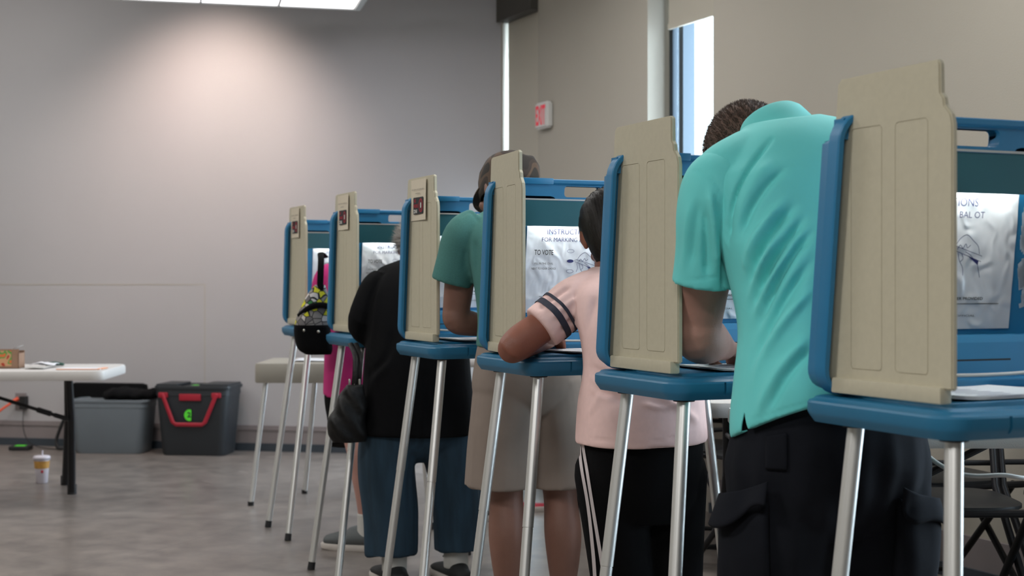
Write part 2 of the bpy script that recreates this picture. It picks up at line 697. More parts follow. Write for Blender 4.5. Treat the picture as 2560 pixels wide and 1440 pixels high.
def wbox(mb, s0, s1, o0, o1, z0, z1, mi=0):
    """box in wall-B coordinates: s along the wall, o outward"""
    c = [wb(s0, o0), wb(s1, o0), wb(s1, o1), wb(s0, o1)]
    V = [(p.x, p.y, z0) for p in c] + [(p.x, p.y, z1) for p in c]
    F = [(3, 2, 1, 0), (4, 5, 6, 7), (0, 1, 5, 4), (1, 2, 6, 5), (2, 3, 7, 6), (3, 0, 4, 7)]
    mb.add(V, F, mi)


fl = MB()
fl.box(-6.2, 7.0, -3.6, 10.6, -0.1, 0.0)
tag(fl.build('floor', M['floor']), kind='structure')
cl = MB()
cl.box(-6.2, 7.0, -3.6, 10.6, H, H + 0.1)
tag(cl.build('ceiling', M['ceil']), kind='structure')

OPEN = [(0.03, 0.53, 0.30, 2.85), (1.81, 2.42, 0.85, 2.90), (5.6, 6.9, 0.30, 2.8)]
w = MB()
s = -0.02
for (a, b_, z0, z1) in OPEN:
    wbox(w, s, a, 0, 0.22, 0, H)
    wbox(w, a, b_, 0, 0.22, 0, z0)
    wbox(w, a, b_, 0, 0.22, z1, H)
    s = b_
wbox(w, s, 13.6, 0, 0.22, 0, H)
tag(w.build('wall_right', M['wall']), kind='structure')

ADIR = Vector((-0.981, 0.192, 0))
AN = Vector((-0.192, -0.981, 0))                     # into the room


def wa(s, inn=0.0, z=0.0):
    p = WA + ADIR * s + AN * inn
    return Vector((p.x, p.y, z))


def abox(mb, s0, s1, o0, o1, z0, z1, mi=0):
    c = [wa(s0, o0), wa(s1, o0), wa(s1, o1), wa(s0, o1)]
    V = [(p.x, p.y, z0) for p in c] + [(p.x, p.y, z1) for p in c]
    F = [(3, 2, 1, 0), (4, 5, 6, 7), (0, 1, 5, 4), (1, 2, 6, 5), (2, 3, 7, 6), (3, 0, 4, 7)]
    mb.add(V, F, mi)


w = MB()
abox(w, -0.02, 5.6, -0.2, 0, 0, H)
tag(w.build('wall_far', M['wall_grey']), kind='structure')
w = MB()
w.box(-5.7, -5.5, -3.2, 10.3, 0, H)
tag(w.build('wall_left', M['wall']), kind='structure')
w = MB()
w.box(-5.7, 5.9, -3.2, -3.0, 0, H)
tag(w.build('wall_back', M['wall']), kind='structure')

bb = MB()
abox(bb, 0, 5.55, 0, 0.014, 0, 0.165)
abox(bb, 0, 5.55, 0, 0.020, 0.135, 0.150)
abox(bb, 0, 5.55, 0, 0.026, 0.0, 0.05, 1)
tag(bb.build('baseboard_far', [M['base'], M['basedark']]), kind='structure')
bb = MB()
for (a, b_) in ((0.53, 1.81), (2.42, 5.6), (6.9, 13.0)):
    wbox(bb, a, b_, -0.014, 0, 0, 0.165)
    wbox(bb, a, b_, -0.026, 0, 0, 0.05, 1)
tag(bb.build('baseboard_right', [M['base'], M['basedark']]), kind='structure')
# faint joints of the flush access panels in the far wall
bb = MB()
abox(bb, 1.98, 5.5, 0, 0.0015, 1.078, 1.084)
abox(bb, 1.98, 1.986, 0, 0.0015, 0.17, 1.078)
tag(bb.build('trim_1', M['wall']), kind='structure')

# windows of wall B
for k, (a, b_, z0, z1) in enumerate(OPEN):
    root = MB()
    D0, D1 = 0.13, 0.19
    fw = 0.035
    wbox(root, a, a + fw, D0, D1, z0, z1)
    wbox(root, b_ - fw, b_, D0, D1, z0, z1)
    wbox(root, a, b_, D0, D1, z0, z0 + fw)
    wbox(root, a, b_, D0, D1, z1 - fw, z1)
    if k > 0:
        wbox(root, a + 0.11, a + 0.15, D0 - 0.01, D1, z0, z1)
    o = root.build('window_%d' % (k + 1), M['frame_dark'])
    tag(o, kind='structure')
    g = MB()
    wbox(g, a + fw, b_ - fw, 0.158, 0.163, z0 + fw, z1 - fw)
    gm = bpy.data.materials.get('window_glass')
    if not gm:
        gm = bpy.data.materials.new('window_glass')
        gm.use_nodes = True
        nt_ = gm.node_tree
        nt_.nodes.clear()
        out = nt_.nodes.new('ShaderNodeOutputMaterial')
        tr = nt_.nodes.new('ShaderNodeBsdfTransparent')
        tr.inputs[0].default_value = (0.94, 0.98, 1.0, 1)
        gl = nt_.nodes.new('ShaderNodeBsdfGlossy')
        gl.inputs['Roughness'].default_value = 0.02
        ms = nt_.nodes.new('ShaderNodeMixShader')
        ms.inputs[0].default_value = 0.06
        nt_.links.new(tr.outputs[0], ms.inputs[1])
        nt_.links.new(gl.outputs[0], ms.inputs[2])
        nt_.links.new(ms.outputs[0], out.inputs[0])
    g.build('pane', gm, o)
    sl = MB()
    wbox(sl, a, b_, -0.02, 0.13, z0 - 0.025, z0 + 0.0)
    sl.build('sill', M['reveal'], o)


def shade(name_s0, s1, z_top, z_bot, out0, label, val=None):
    s0 = name_s0
    root = empty('roller_shade', wb((s0 + s1) / 2, out0, z_bot), 0, label, 'window shade')
    o0 = Vector(root.location)
    f = MB()
    wbox(f, s0, s1, out0, out0 + 0.003, z_bot + 0.02, z_top)
    f.build('fabric', M['shade'], root, origin=o0)
    f = MB()
    wbox(f, s0, s1, out0 - 0.006, out0 + 0.010, z_bot, z_bot + 0.028)
    f.build('bottom_bar', M['shade'], root, origin=o0)
    if val:
        f = MB()
        wbox(f, val[0], val[1], -0.05, out0 + 0.02, val[2], val[3])
        f.build('cassette', M['valance'], root, origin=o0)
    return root


shade(0.047, 0.525, 2.80, 1.62, 0.03, 'taupe roller shade under a dark cassette in the far corner', (0.04, 0.53, 2.72, 2.96))
shade(1.87, 2.415, 2.88, 2.39, 0.09, 'short taupe roller shade at the top of the bright window above the booths')

# unseen slab added above the third window to keep direct sun out
aw = MB()
wbox(aw, 5.2, 7.4, 0.22, 2.6, 2.90, 2.96)
tag(aw.build('sun_blocker', M['frame_dark']), kind='structure')

# exit sign on wall B
base = wb(0.66, 0, 1.88)
es = empty('exit_sign', base, 0, 'white exit sign with red letters on the wall', 'exit sign')
f = MB()
e0, e1 = 0.575, 0.735
bm = bmesh.new()
bmesh.ops.create_cube(bm, size=1)
for v in bm.verts:
    p = wb((e0 + e1) / 2 + v.co.x * (e1 - e0), -0.022 + v.co.y * 0.044, 2.075 + v.co.z * 0.155)
    v.co = p
bmesh.ops.bevel(bm, geom=bm.edges[:], offset=0.010, segments=3, affect='EDGES')
f.bm(bm)
f.build('housing', mat('exit_housing', (206, 204, 200), 0.5, var=0.02), es, origin=base, smooth=True)
TV, TF = text_geo('EXIT', 0.15, bold=0.004)
TV = np.array(TV)
cx, cy = (TV[:, 0].min() + TV[:, 0].max()) / 2, (TV[:, 1].min() + TV[:, 1].max()) / 2
sx_ = 0.125 / (TV[:, 0].max() - TV[:, 0].min())
sy_ = 0.115 / (TV[:, 1].max() - TV[:, 1].min())
V = []
for v in TV:
    p = wb((e0 + e1) / 2 + (v[0] - cx) * sx_, -0.0455, 2.075 + (v[1] - cy) * sy_)
    V.append(p[:])
link_mesh('lettering', V, TF, mat('exit_red', (226, 66, 84), 0.5, emit=(255, 60, 80), estr=0.12), es, origin=base)

# suspended luminous panels at the top of the picture
fixr = math.radians(13)
fdir = Vector((math.cos(fixr), math.sin(fixr), 0))
fn = Vector((math.sin(fixr), -math.cos(fixr), 0))
fc = Vector((-0.955, 8.62, 2.75))
root = empty('ceiling_light', fc, 0, 'long suspended light with white luminous panels at the ceiling', 'ceiling light')
pw, pd = 0.455, 1.2
diff = mat('light_diffuser', (240, 240, 238), 0.6, emit=(250, 246, 250), estr=2.0)
fr = MB()


def fbox(mb, a0, a1, b0, b1, z0, z1):
    c = [fc + fdir * a0 + fn * b0, fc + fdir * a1 + fn * b0, fc + fdir * a1 + fn * b1, fc + fdir * a0 + fn * b1]
    V = [(p.x, p.y, z0) for p in c] + [(p.x, p.y, z1) for p in c]
    mb.add(V, [(3, 2, 1, 0), (4, 5, 6, 7), (0, 1, 5, 4), (1, 2, 6, 5), (2, 3, 7, 6), (3, 0, 4, 7)])


fbox(fr, -6 * pw - 0.02, 0.0, -0.012, 0.0, 2.745, 2.80)
fbox(fr, 0.0, 0.035, -0.012, pd, 2.742, 2.80)
fbox(fr, -6 * pw - 0.02, 0.0, 0, pd, 2.775, 2.80)
for i in range(1, 7):
    fbox(fr, -i * pw - 0.006, -i * pw + 0.006, 0, pd, 2.745, 2.78)
fr.build('frame', mat('light_frame', (150, 150, 146), 0.5), root, origin=fc)
for i in range(6):
    p = MB()
    fbox(p, -(i + 1) * pw + 0.006, -i * pw - 0.006, 0.0, pd, 2.752, 2.77)
    p.build('diffuser', diff, root, origin=fc)
for a, b_ in ((-0.3, 0.3), (-2.4, 0.3), (-0.3, 0.95), (-2.4, 0.95)):
    p = MB()
    q = fc + fdir * a + fn * b_
    p.tube([(q.x, q.y, 2.79), (q.x, q.y, H)], 0.004, 8)
    p.build('hanger', M['metal'], root, origin=fc)

# ================================================================== THE VOTING BOOTHS
TH = math.radians(23)
U = Vector((math.cos(TH), math.sin(TH), 0))
NV = Vector((math.sin(TH), -math.cos(TH), 0))       # toward the voter
W_, Z0, Z1 = 0.584, 0.90, 1.375


def lean(V, k=0.11):
    return [(x, y - (max(z, Z0) - Z0) * k, z) for x, y, z in V]


def rrect(x0, x1, z0, z1, r, n=6):
    out = []
    for cx, cz, a0 in ((x1 - r, z1 - r, 0), (x0 + r, z1 - r, 90), (x0 + r, z0 + r, 180), (x1 - r, z0 + r, 270)):
        for k in range(n + 1):
            a = math.radians(a0 + 90 * k / n)
            out.append((cx + r * math.cos(a), cz + r * math.sin(a)))
    return out


def loop_solid(mb, loops, close=True, mi=0):
    """loops: lists of 3-D points with equal counts; caps first and last when close"""
    n = len(loops[0])
    V = [p for L in loops for p in L]
    F = []
    for i in range(len(loops) - 1):
        for k in range(n):
            a, b_ = i * n + k, i * n + (k + 1) % n
            F.append((a, b_, b_ + n, a + n))
    if close:
        F.append(tuple(range(n))[::-1])
        F.append(tuple(range((len(loops) - 1) * n, len(loops) * n)))
    mb.add(V, F, mi)


def ring_cutter(poly_out, poly_in, x0, x1):
    n = len(poly_out)
    V = [(x0, a, b) for a, b in poly_out] + [(x0, a, b) for a, b in poly_in] + \
        [(x1, a, b) for a, b in poly_out] + [(x1, a, b) for a, b in poly_in]
    F = []
    for k in range(n):
        j = (k + 1) % n
        F.append((k, j, n + j, n + k))
        F.append((2 * n + k, 3 * n + k, 3 * n + j, 2 * n + j))
        F.append((k, 2 * n + k, 2 * n + j, j))
        F.append((n + k, n + j, 3 * n + j, 3 * n + k))
    mb = MB()
    mb.add(V, F)
    return mb.build('cutter', M['beige'])


def ribbon2d(pts, w, y, mb, mi=0, closed=False):
    """flat line of width w through 2-D points (x, z) at depth y, facing -y"""
    pts = [np.array(p, float) for p in pts]
    n = len(pts)
    L, R = [], []
    for i in range(n):
        a = pts[(i - 1) % n] if (closed or i > 0) else pts[i]
        b_ = pts[(i + 1) % n] if (closed or i < n - 1) else pts[i]
        t = b_ - a
        t /= np.linalg.norm(t) + 1e-9
        nn = np.array((-t[1], t[0])) * w / 2
        L.append(pts[i] + nn)
        R.append(pts[i] - nn)
    V = [(p[0], y, p[1]) for p in L] + [(p[0], y, p[1]) for p in R]
    m_ = n if closed else n - 1
    F = [(i, (i + 1) % n, n + (i + 1) % n, n + i) for i in range(m_)]
    F = [f[::-1] for f in F]
    mb.add(V, F, mi)


def make_booth():
    root = empty('voting_booth', (0, 0, 0))
    # --- lid shell standing upright: rim, flange step, back panel
    def L(ins, y, r=0.05, dz=0.0):
        return [(a, y, b) for a, b in rrect(ins, W_ - ins, Z0 + ins * 0.6, Z1 - ins, max(r - ins, 0.012))]
    mb = MB()
    loop_solid(mb, [L(0.034, 0.052), L(0.030, 0.018), L(0.017, 0.016), L(0.013, 0.001), L(0.010, -0.002), L(0.002, -0.002), L(0.0, 0.001),
                    L(0.0, 0.026), L(0.002, 0.028), L(0.009, 0.030), L(0.014, 0.064), L(0.018, 0.068)])
    # handle band across the top
    band = MB()
    lid = mb.build('lid_shell', M['blue'], root)
    bm = MB()
    bm.prism([(0.014, 1.329), (0.190, 1.329), (0.200, 1.326), (0.206, 1.319), (0.214, 1.317), (0.370, 1.317), (0.378, 1.319), (0.384, 1.326),
              (0.394, 1.329), (W_ - 0.014, 1.329), (W_ - 0.014, 1.3635), (0.014, 1.3635)], 0.008, 0.060, 'y')
    hb = bm.build('handle_band', M['blue'], root)
    c1 = MB()
    c1.prism(rrect(0.230, 0.344, 1.3275, 1.3575, 0.009), -0.2, 0.3, 'y')
    c2 = MB()
    c2.prism(rrect(0.230, 0.344, 1.3275, 1.3575, 0.009), -0.2, 0.3, 'y')
    boolean_cut(lid, [c1.build('cutter', M['blue'])])
    # band is two boxes: cut each through the same slot
    boolean_cut(hb, [c2.build('cutter', M['blue'])])
    # ribs on the outer side of the shell
    for o in (lid, hb):
        bmc = bmesh.new()
        bmc.from_mesh(o.data)
        for zc in (1.3255, 1.3315):
            bmesh.ops.bisect_plane(bmc, geom=bmc.verts[:] + bmc.edges[:] + bmc.faces[:], plane_co=(0, 0, zc), plane_no=(0, 0, 1), dist=1e-5)
        bmc.to_mesh(o.data)
        bmc.free()
        for v in o.data.vertices:
            if v.co.y > 0.028 and v.co.z > 1.331:
                v.co.y = 0.028 + (v.co.y - 0.028) * 0.2
            v.co = Vector(lean([v.co[:]])[0])
        o.data.polygons.foreach_set('use_smooth', [True] * len(o.data.polygons))
        o.data.set_sharp_from_angle(angle=math.radians(32))
    for nm, bxs in (('latch_rib', (0.0030, 0.0112, 0.0005, 0.012, 0.985, 1.20)), ('latch_rib', (0.0030, 0.0112, 0.0005, 0.012, 1.23, 1.33)), ('corner_tab', (0.09, 0.19, -0.006, 0.002, 1.360, 1.377))):
        mb = MB()
        mb.box(*bxs, 0.002)
        mb.V = lean(mb.V)
        mb.build(nm, M['blue'], root, smooth=True)
    # --- lamp with its shade
    mb = MB()
    mb.box(0.040, W_ - 0.016, 0.010, 0.014, 1.247, 1.322, 0.0015)
    mb.box(0.040, W_ - 0.016, 0.0135, 0.052, 1.300, 1.306)
    mb.V = lean(mb.V)
    sh = mb.build('lamp_shade', M['teal'], root)
    mb = MB()
    mb.box(0.040, W_ - 0.016, 0.007, 0.0105, 1.318, 1.322)
    mb.V = lean(mb.V)
    mb.build('shade_trim', M['cord'], sh)
    mb = MB()
    mb.tube([(0.16, 0.031, 1.268), (0.42, 0.031, 1.268)], 0.007, 10)
    mb.V = lean(mb.V)
    mb.build('lamp', M['tube'], root)
    # --- instruction sheet with its printing
    sv, sf = [], []
    nx, nz = 30, 24
    sx0, sx1, sz0, sz1 = 0.14, 0.434, 1.008, 1.252
    for j in range(nz + 1):
        for i in range(nx + 1):
            x = sx0 + (sx1 - sx0) * i / nx
            z = sz0 + (sz1 - sz0) * j / nz
            d = 0.0016 * math.sin(x * 60 + z * 25) * math.sin(z * 43 + 1.0) + 0.001 * math.sin(x * 131 + z * 77)
            sv.append((x, 0.0478 + d * 0.6, z))
    for j in range(nz):
        for i in range(nx):
            a = j * (nx + 1) + i
            sf.append((a, a + 1, a + nx + 2, a + nx + 1))
    sheet = link_mesh('instruction_sheet', lean(sv), sf, M['sheet'], root, smooth=True)
    mb = MB()
    yy = 0.0458

    def tx(s, x, z, h, wid=None, align='CENTER', bold=0.0, mi=0):
        V, F = text_geo(s, 1.0, align, bold)
        V = np.array(V)
        hh = 0.70
        k = h / hh
        kx = k
        if wid:
            kx = wid / (V[:, 0].max() - V[:, 0].min())
        mb.add([(x + v[0] * kx, yy, z + v[1] * k) for v in V], F, mi)

    tx('INSTRUCTIONS', 0.271, 1.2265, 0.0145, 0.140)
    tx('FOR MARKING BAL OT', 0.271, 1.2060, 0.0115, 0.172, bold=0.0)
    tx('TO VOTE', 0.1935, 1.1690, 0.0140, 0.058, bold=0.012, mi=1)
    tx('FILL IN THE OVAL', 0.1945, 1.1420, 0.0056, 0.057, bold=0.0, mi=1)
    tx('NEXT TO YOUR CHOICE', 0.1945, 1.1280, 0.0056, 0.074, bold=0.0, mi=1)
    for zz, fill in ((1.1800, 0), (1.1520, 1), (1.1235, 0)):
        pts = [(0.2755 + 0.0105 * math.cos(a), zz + 0.0048 * math.sin(a)) for a in np.linspace(0, 2 * math.pi, 25)[:-1]]
        if fill:
            mb.add([(x, yy, z) for x, z in pts], [tuple(range(24))])
        else:
            ribbon2d(pts, 0.0009, yy, mb, 0, True)
    pen = [(0.302, 1.1535), (0.308, 1.157), (0.372, 1.1385), (0.3705, 1.1285), (0.306, 1.1495)]
    pen = [(x - 0.014, z) for x, z in pen]
    ribbon2d(pen, 0.0010, yy, mb, 0, True)
    for pl in ([(0.312, 1.158), (0.322, 1.170), (0.336, 1.176), (0.350, 1.166), (0.362, 1.156), (0.366, 1.142)],
               [(0.316, 1.150), (0.322, 1.158), (0.328, 1.152), (0.334, 1.160), (0.338, 1.153), (0.345, 1.158)],
               [(0.310, 1.146), (0.313, 1.132), (0.309, 1.122)], [(0.318, 1.144), (0.322, 1.130), (0.330, 1.118), (0.332, 1.104)],
               [(0.326, 1.143), (0.330, 1.134), (0.324, 1.128)], [(0.362, 1.128), (0.366, 1.114), (0.370, 1.100)],
               [(0.334, 1.146), (0.346, 1.140), (0.358, 1.128)]):
        ribbon2d(smoothpath([(x - 0.014, z) for x, z in pl], 4), 0.0011, yy, mb)
    mb.add([(0.324, yy, 1.140), (0.350, yy, 1.122), (0.351, yy, 1.130)], [(0, 1, 2)])
    tx('USE ONLY THE MARKER PROVIDED', 0.292, 1.060, 0.0050, 0.150, bold=0.02, mi=1)
    mb.box(0.185, 0.404, yy, yy + 0.0006, 1.0525, 1.0537, mi=1)
    tx('THIS NOTICE IS OFFICIAL', 0.292, 1.030, 0.0034, 0.120, mi=1)
    mb.V = lean(mb.V)
    link_mesh('printing', mb.V, mb.F, [M['ink'], M['blackink']], sheet, midx=mb.I)
    # old tape residue beside the sheet
    mb = MB()
    rnd = random.Random(3)
    for i in range(46):
        z = 1.04 + 0.2 * rnd.random()
        x = 0.448 + 0.03 * rnd.random() * (0.5 + (z - 1.04) * 2)
        w2, h2 = 0.004 + 0.012 * rnd.random(), 0.010 + 0.03 * rnd.random()
        mb.add([(x, 0.0505, z), (x + w2, 0.0505, z + 0.3 * h2), (x + w2 * 0.8, 0.0505, z + h2), (x - 0.2 * w2, 0.0505, z + 0.7 * h2)], [(0, 1, 2, 3)])
    mb.V = lean(mb.V)
    mb.build('tape_residue', mat('tape_residue', (196, 204, 214), 0.6, alpha=0.75) if 'tape_residue' not in bpy.data.materials else bpy.data.materials['tape_residue'], root, fixn=False)
    # --- ledge / storage box at the foot of the lid, cord across it
    mb = MB()
    mb.prism([(0.05, 0.915), (-0.012, 0.915), (0.006, 0.985), (0.012, 0.998), (0.05, 0.998)], 0.040, W_ - 0.034, 'x')
    mb.box(0.048, W_ - 0.034, -0.045, 0.02, 0.908, 0.925, 0.004)
    mb.V = lean(mb.V, 0.08)
    led = mb.build('storage_ledge', M['blue'], root)
    mb = MB()
    mb.box(0.10, 0.40, -0.0065, 0.0, 0.951, 0.956)
    mb.build('slot', M['blackplastic'], led)
    mb = MB()
    path = smoothpath([(0.046, -0.016, 0.965), (0.060, -0.028, 0.945), (0.15, -0.035, 0.934), (0.3, -0.036, 0.930), (0.42, -0.03, 0.932), (0.52, -0.02, 0.94), (0.57, 0.0, 0.96)], 6)
    mb.tube(path.tolist(), 0.0035, 8)
    mb.build('power_cord', M['cord'], root, smooth=True)
    # --- tray
    mb = MB()

    def T(ins, z, r=0.05):
        return [(a, b, z) for a, b in rrect(ins, W_ - ins, -0.315 + ins, 0.075 - ins, max(r - ins, 0.01), 8)]
    loop_solid(mb, [T(0.020, 0.853), T(0.012, 0.854), T(0.003, 0.866), T(0.0, 0.872), T(0.0, 0.887), T(0.0025, 0.8905), T(0.010, 0.893), T(0.014, 0.897), T(0.020, 0.8985), T(0.055, 0.899), T(0.058, 0.905), T(0.062, 0.9055)])
    tray = mb.build('tray', M['blue_tray'], root)
    c = MB()
    for sx in (0.118, 0.46):
        c.box(sx, sx + 0.005, -0.33, -0.309, 0.857, 0.889)
    boolean_cut(tray, [c.build('cutter', M['blue'])])
    tray.data.polygons.foreach_set('use_smooth', [True] * len(tray.data.polygons))
    tray.data.set_sharp_from_angle(angle=math.radians(30))
    # --- legs: two telescoping sections, socket and rubber foot
    for (ts, tt, fs, ft) in ((0.045, 0.035, -0.085, 0.06), (0.05, 0.270, -0.085, 0.42), (0.53, 0.270, 0.565, 0.40), (0.535, 0.035, 0.57, 0.02)):
        a = np.array((ts, -tt, 0.856))
        b_ = np.array((fs, -ft, 0.0))
        mb = MB()
        j = a + (b_ - a) * 0.44
        d = (b_ - a) / np.linalg.norm(b_ - a)
        mb.tube([a, j], 0.0140, 18)
        mb.tube([j + d * 0.002, b_ - d * 0.02], 0.0132, 18)
        mb.tube([j - d * 0.001, j + d * 0.003], 0.0122, 14)
        lg = mb.build('leg', M['alu'], root, smooth=True)
        mb = MB()
        mb.tube([b_ - d * 0.03, b_ + np.array((0, 0, 0.001))], [0.0135, 0.0145], 16)
        mb.build('rubber_foot', M['rubber'], lg, smooth=True)
        mb = MB()
        mb.tube([a + np.array((0, 0, 0.004)), a - np.array((0, 0, 0.006))], [0.026, 0.022], 18)
        mb.build('socket', M['rubber'], lg, smooth=True)
    # --- privacy flap, hinged at the left of the lid
    fx = 0.030
    y0 = 0.0
    poly = [(0.030, 0.928), (-0.290, 0.928), (-0.290, 1.330), (-0.286, 1.345), (-0.272, 1.360), (-0.270, 1.372), (-0.263, 1.380), (-0.262, 1.425),
            (-0.258, 1.431), (-0.018, 1.431), (-0.010, 1.424), (-0.002, 1.35), (0.030, 1.22)]
    bm = bmesh.new()
    for x in (0.0, 0.010):
        pass
    mb = MB()
    mb.prism(poly, -0.005, 0.006, 'x')
    flap = mb.build('privacy_flap', M['beige'], root, loc=(fx, 0, 0))
    bm = bmesh.new()
    bm.from_mesh(flap.data)
    bmesh.ops.bevel(bm, geom=[e for e in bm.edges if len(e.link_faces) == 2 and e.calc_face_angle() > 0.9], offset=0.0025, segments=2, affect='EDGES')
    bm.to_mesh(flap.data)
    bm.free()
    cut = []
    for (ya, yb) in ((-0.046, -0.126), (-0.158, -0.236)):
        ro = rrect(min(ya, yb), max(ya, yb), 0.948, 1.345, 0.008)
        ri = rrect(min(ya, yb) + 0.0014, max(ya, yb) - 0.0014, 0.9494, 1.3436, 0.0068)
        cut.append(ring_cutter(ro, ri, -0.009, -0.0038))
    for c in cut:
        c.location = (fx, 0, 0)
    bpy.context.view_layer.update()
    boolean_cut(flap, cut)
    flap.data.polygons.foreach_set('use_smooth', [True] * len(flap.data.polygons))
    flap.data.set_sharp_from_angle(angle=math.radians(25))
    mb = MB()
    mb.box(-0.013, 0.010, -0.272, -0.002, 0.906, 0.932, 0.004)
    mb.build('flap_foot', M['beige'], flap, smooth=True)
    return root


def notice(parent):
    """paper notice taped on the flap: typed lines over a black emblem with red and white marks"""
    mb = MB()
    ya, yb, za, zb = -0.052, -0.205, 1.292, 1.424
    X = -0.0075
    n = 8
    V, F = [], []
    for j in range(n + 1):
        for i in range(n + 1):
            t, q = i / n, j / n
            V.append((X - 0.003 * t * t * t - 0.0016 * (1 - q) * t, ya + (yb - ya) * t, za + (zb - za) * q))
    for j in range(n):
        for i in range(n):
            a = j * (n + 1) + i
            F.append((a, a + 1, a + n + 2, a + n + 1))
    mb.add(V, F, 0)
    X2 = X - 0.0042
    def rr(y0, y1, z0, z1, x, r, mi):
        p = rrect(min(y0, y1), max(y0, y1), z0, z1, r)
        mb.add([(x, a, b) for a, b in p], [tuple(range(len(p)))[::-1]], mi)
    rr(-0.085, -0.182, 1.312, 1.366, X2, 0.004, 1)

    def tx(s, y, z, h, wid, mi, align='CENTER', x=X2 - 0.0004, bold=0.0):
        V, F = text_geo(s, 1.0, align, bold)
        V = np.array(V)
        kx = wid / (V[:, 0].max() - V[:, 0].min())
        mb.add([(x, y - v[0] * kx, z + v[1] * h / 0.70) for v in V], F, mi)

    tx('Cell phones and cameras are', -0.128, 1.390, 0.0046, 0.115, 1)
    tx('prohibited', -0.128, 1.377, 0.0046, 0.040, 1)
    tx('NO', -0.092, 1.350, 0.011, 0.018, 2, 'LEFT', bold=0.03)
    tx('PHONE', -0.090, 1.333, 0.011, 0.040, 2, 'LEFT', bold=0.03)
    tx('ZONE', -0.090, 1.316, 0.011, 0.034, 3, 'LEFT', bold=0.03)
    c = (-0.158, 1.339)
    for r0, r1 in ((0.019, 0.0155), (0.0125, 0.011)):
        V, F = [], []
        for k in range(28):
            a = 2 * math.pi * k / 28
            V += [(X2 - 0.0004, c[0] + r0 * math.cos(a), c[1] + 1.15 * r0 * math.sin(a)), (X2 - 0.0004, c[0] + r1 * math.cos(a), c[1] + 1.15 * r1 * math.sin(a))]
        for k in range(28):
            j = (k + 1) % 28
            F.append((2 * k, 2 * k + 1, 2 * j + 1, 2 * j))
        mb.add(V, F, 2)
    rr(-0.154, -0.162, 1.331, 1.348, X2 - 0.0004, 0.0015, 3)
    o = link_mesh('notice', mb.V, mb.F, [M['notice'], M['blackink'], M['redink'], M['whiteink']], parent, midx=mb.I)
    o['label'] = 'cream paper notice with a black and red no phone emblem'
    return o


BOOTHS = [(-1.035, 6.44), (-0.71, 5.50), (-0.37, 4.68), (-0.083, 3.87), (0.198, 3.12), (0.52, 2.39)]
FLAPROT = [0, 0, 0, -6, 0, 1]
BLAB = ['blue and beige voting booth farthest away, behind the floral quilted bag',
        'blue and beige voting booth where the grey-haired person in black stands',
        'blue and beige voting booth with the largest notice, used by the person in a cap',
        'blue and beige voting booth used by the person in the pale pink shirt',
        'blue and beige voting booth where the man in the turquoise polo leans',
        'blue and beige voting booth nearest of the row, no one voting at it']
proto = make_booth()
index_children(proto)
booth_objs = []
for i, (x, y) in enumerate(BOOTHS):
    r = proto if i == len(BOOTHS) - 1 else None
    if r is None:
        r = copy_tree(proto)
    r.location = (x, y, 0)
    r.rotation_euler = (0, 0, TH)
    tag(r, BLAB[i], 'voting booth', 'blue voting booths in a row')
    for ch in KIDS[r.name]:
        if ch.name.startswith('privacy_flap'):
            ch.rotation_euler = (0, 0, math.radians(FLAPROT[i]))
            if i < 3:
                notice(ch)
    booth_objs.append(r)


def bl(i, s, t, z=0.0):
    """world point in booth i's frame: s along the lid, t toward the voter"""
    p = Vector((BOOTHS[i][0], BOOTHS[i][1], 0)) + U * s + NV * t
    return np.array((p.x, p.y, z))


def ballot(i, s0, t0, rot, label, w=0.20, h=0.27, sheets=2):
    c = bl(i, s0, t0, 0.9075)
    mb = MB()
    nx = 10
    for q in range(sheets):
        V, F = [], []
        for side in (0, 1):
            for j in range(2):
                for k in range(nx + 1):
                    xx = -w / 2 + w * k / nx + q * 0.004
                    yy = (-h / 2, h / 2)[j] + q * 0.006
                    zz = 0.0006 + q * 0.0018 + 0.012 * max(0, abs(k / nx - 0.5) * 2 - 0.55) ** 1.5 * (1 if j == 0 else 0.4) + (0.0006 if side else 0)
                    V.append((xx, yy, zz))
        m_ = nx + 1
        for k in range(nx):
            F.append((k, k + m_, k + m_ + 1, k + 1))
            F.append((2 * m_ + k, 2 * m_ + k + 1, 3 * m_ + k + 1, 3 * m_ + k))
            F.append((k, k + 1, 2 * m_ + k + 1, 2 * m_ + k))
            F.append((m_ + k, 3 * m_ + k, 3 * m_ + k + 1, m_ + k + 1))
        F.append((0, 2 * m_, 3 * m_, m_))
        F.append((m_ - 1, 2 * m_ - 1, 4 * m_ - 1, 3 * m_ - 1))
        mb.add(V, F)
    for k in range(9):
        z = 0.0008 + (sheets - 1) * 0.0018 + 0.0009
        yy = h / 2 - 0.03 - k * 0.024
        mb.add([(-w * 0.2, yy, z), (w * (0.1 + 0.02 * (k % 3)), yy, z), (w * (0.1 + 0.02 * (k % 3)), yy + 0.004, z), (-w * 0.2, yy + 0.004, z)], [(0, 1, 2, 3)], 1)
    o = mb.build('ballot_paper', [M['paper'], M['ink']], None, loc=tuple(c))
    o.rotation_euler = (0, 0, TH + math.radians(rot))
    tag(o, label, 'paper', 'ballot papers on the booth trays')
    return o


ballot(5, 0.19, 0.135, 4, 'white ballot papers curling on the nearest booth tray', 0.24, 0.20, 3)
ballot(4, 0.24, 0.13, -3, 'white ballot paper beside the bare forearm of the man in turquoise')
ballot(3, 0.23, 0.16, 8, 'white ballot paper on the tray behind the pink-shirted person arm')
ballot(2, 0.20, 0.14, -6, 'white ballot paper on the tray of the person in a cap')

# ================================================================== PEOPLE
FWD = np.array((-math.sin(TH), math.cos(TH), 0.0))    # the way the voters face
RGT = np.array((math.cos(TH), math.sin(TH), 0.0))
UP = np.array((0.0, 0.0, 1.0))


def nrm(v):
    v = np.array(v, float)
    return v / (np.linalg.norm(v) + 1e-9)


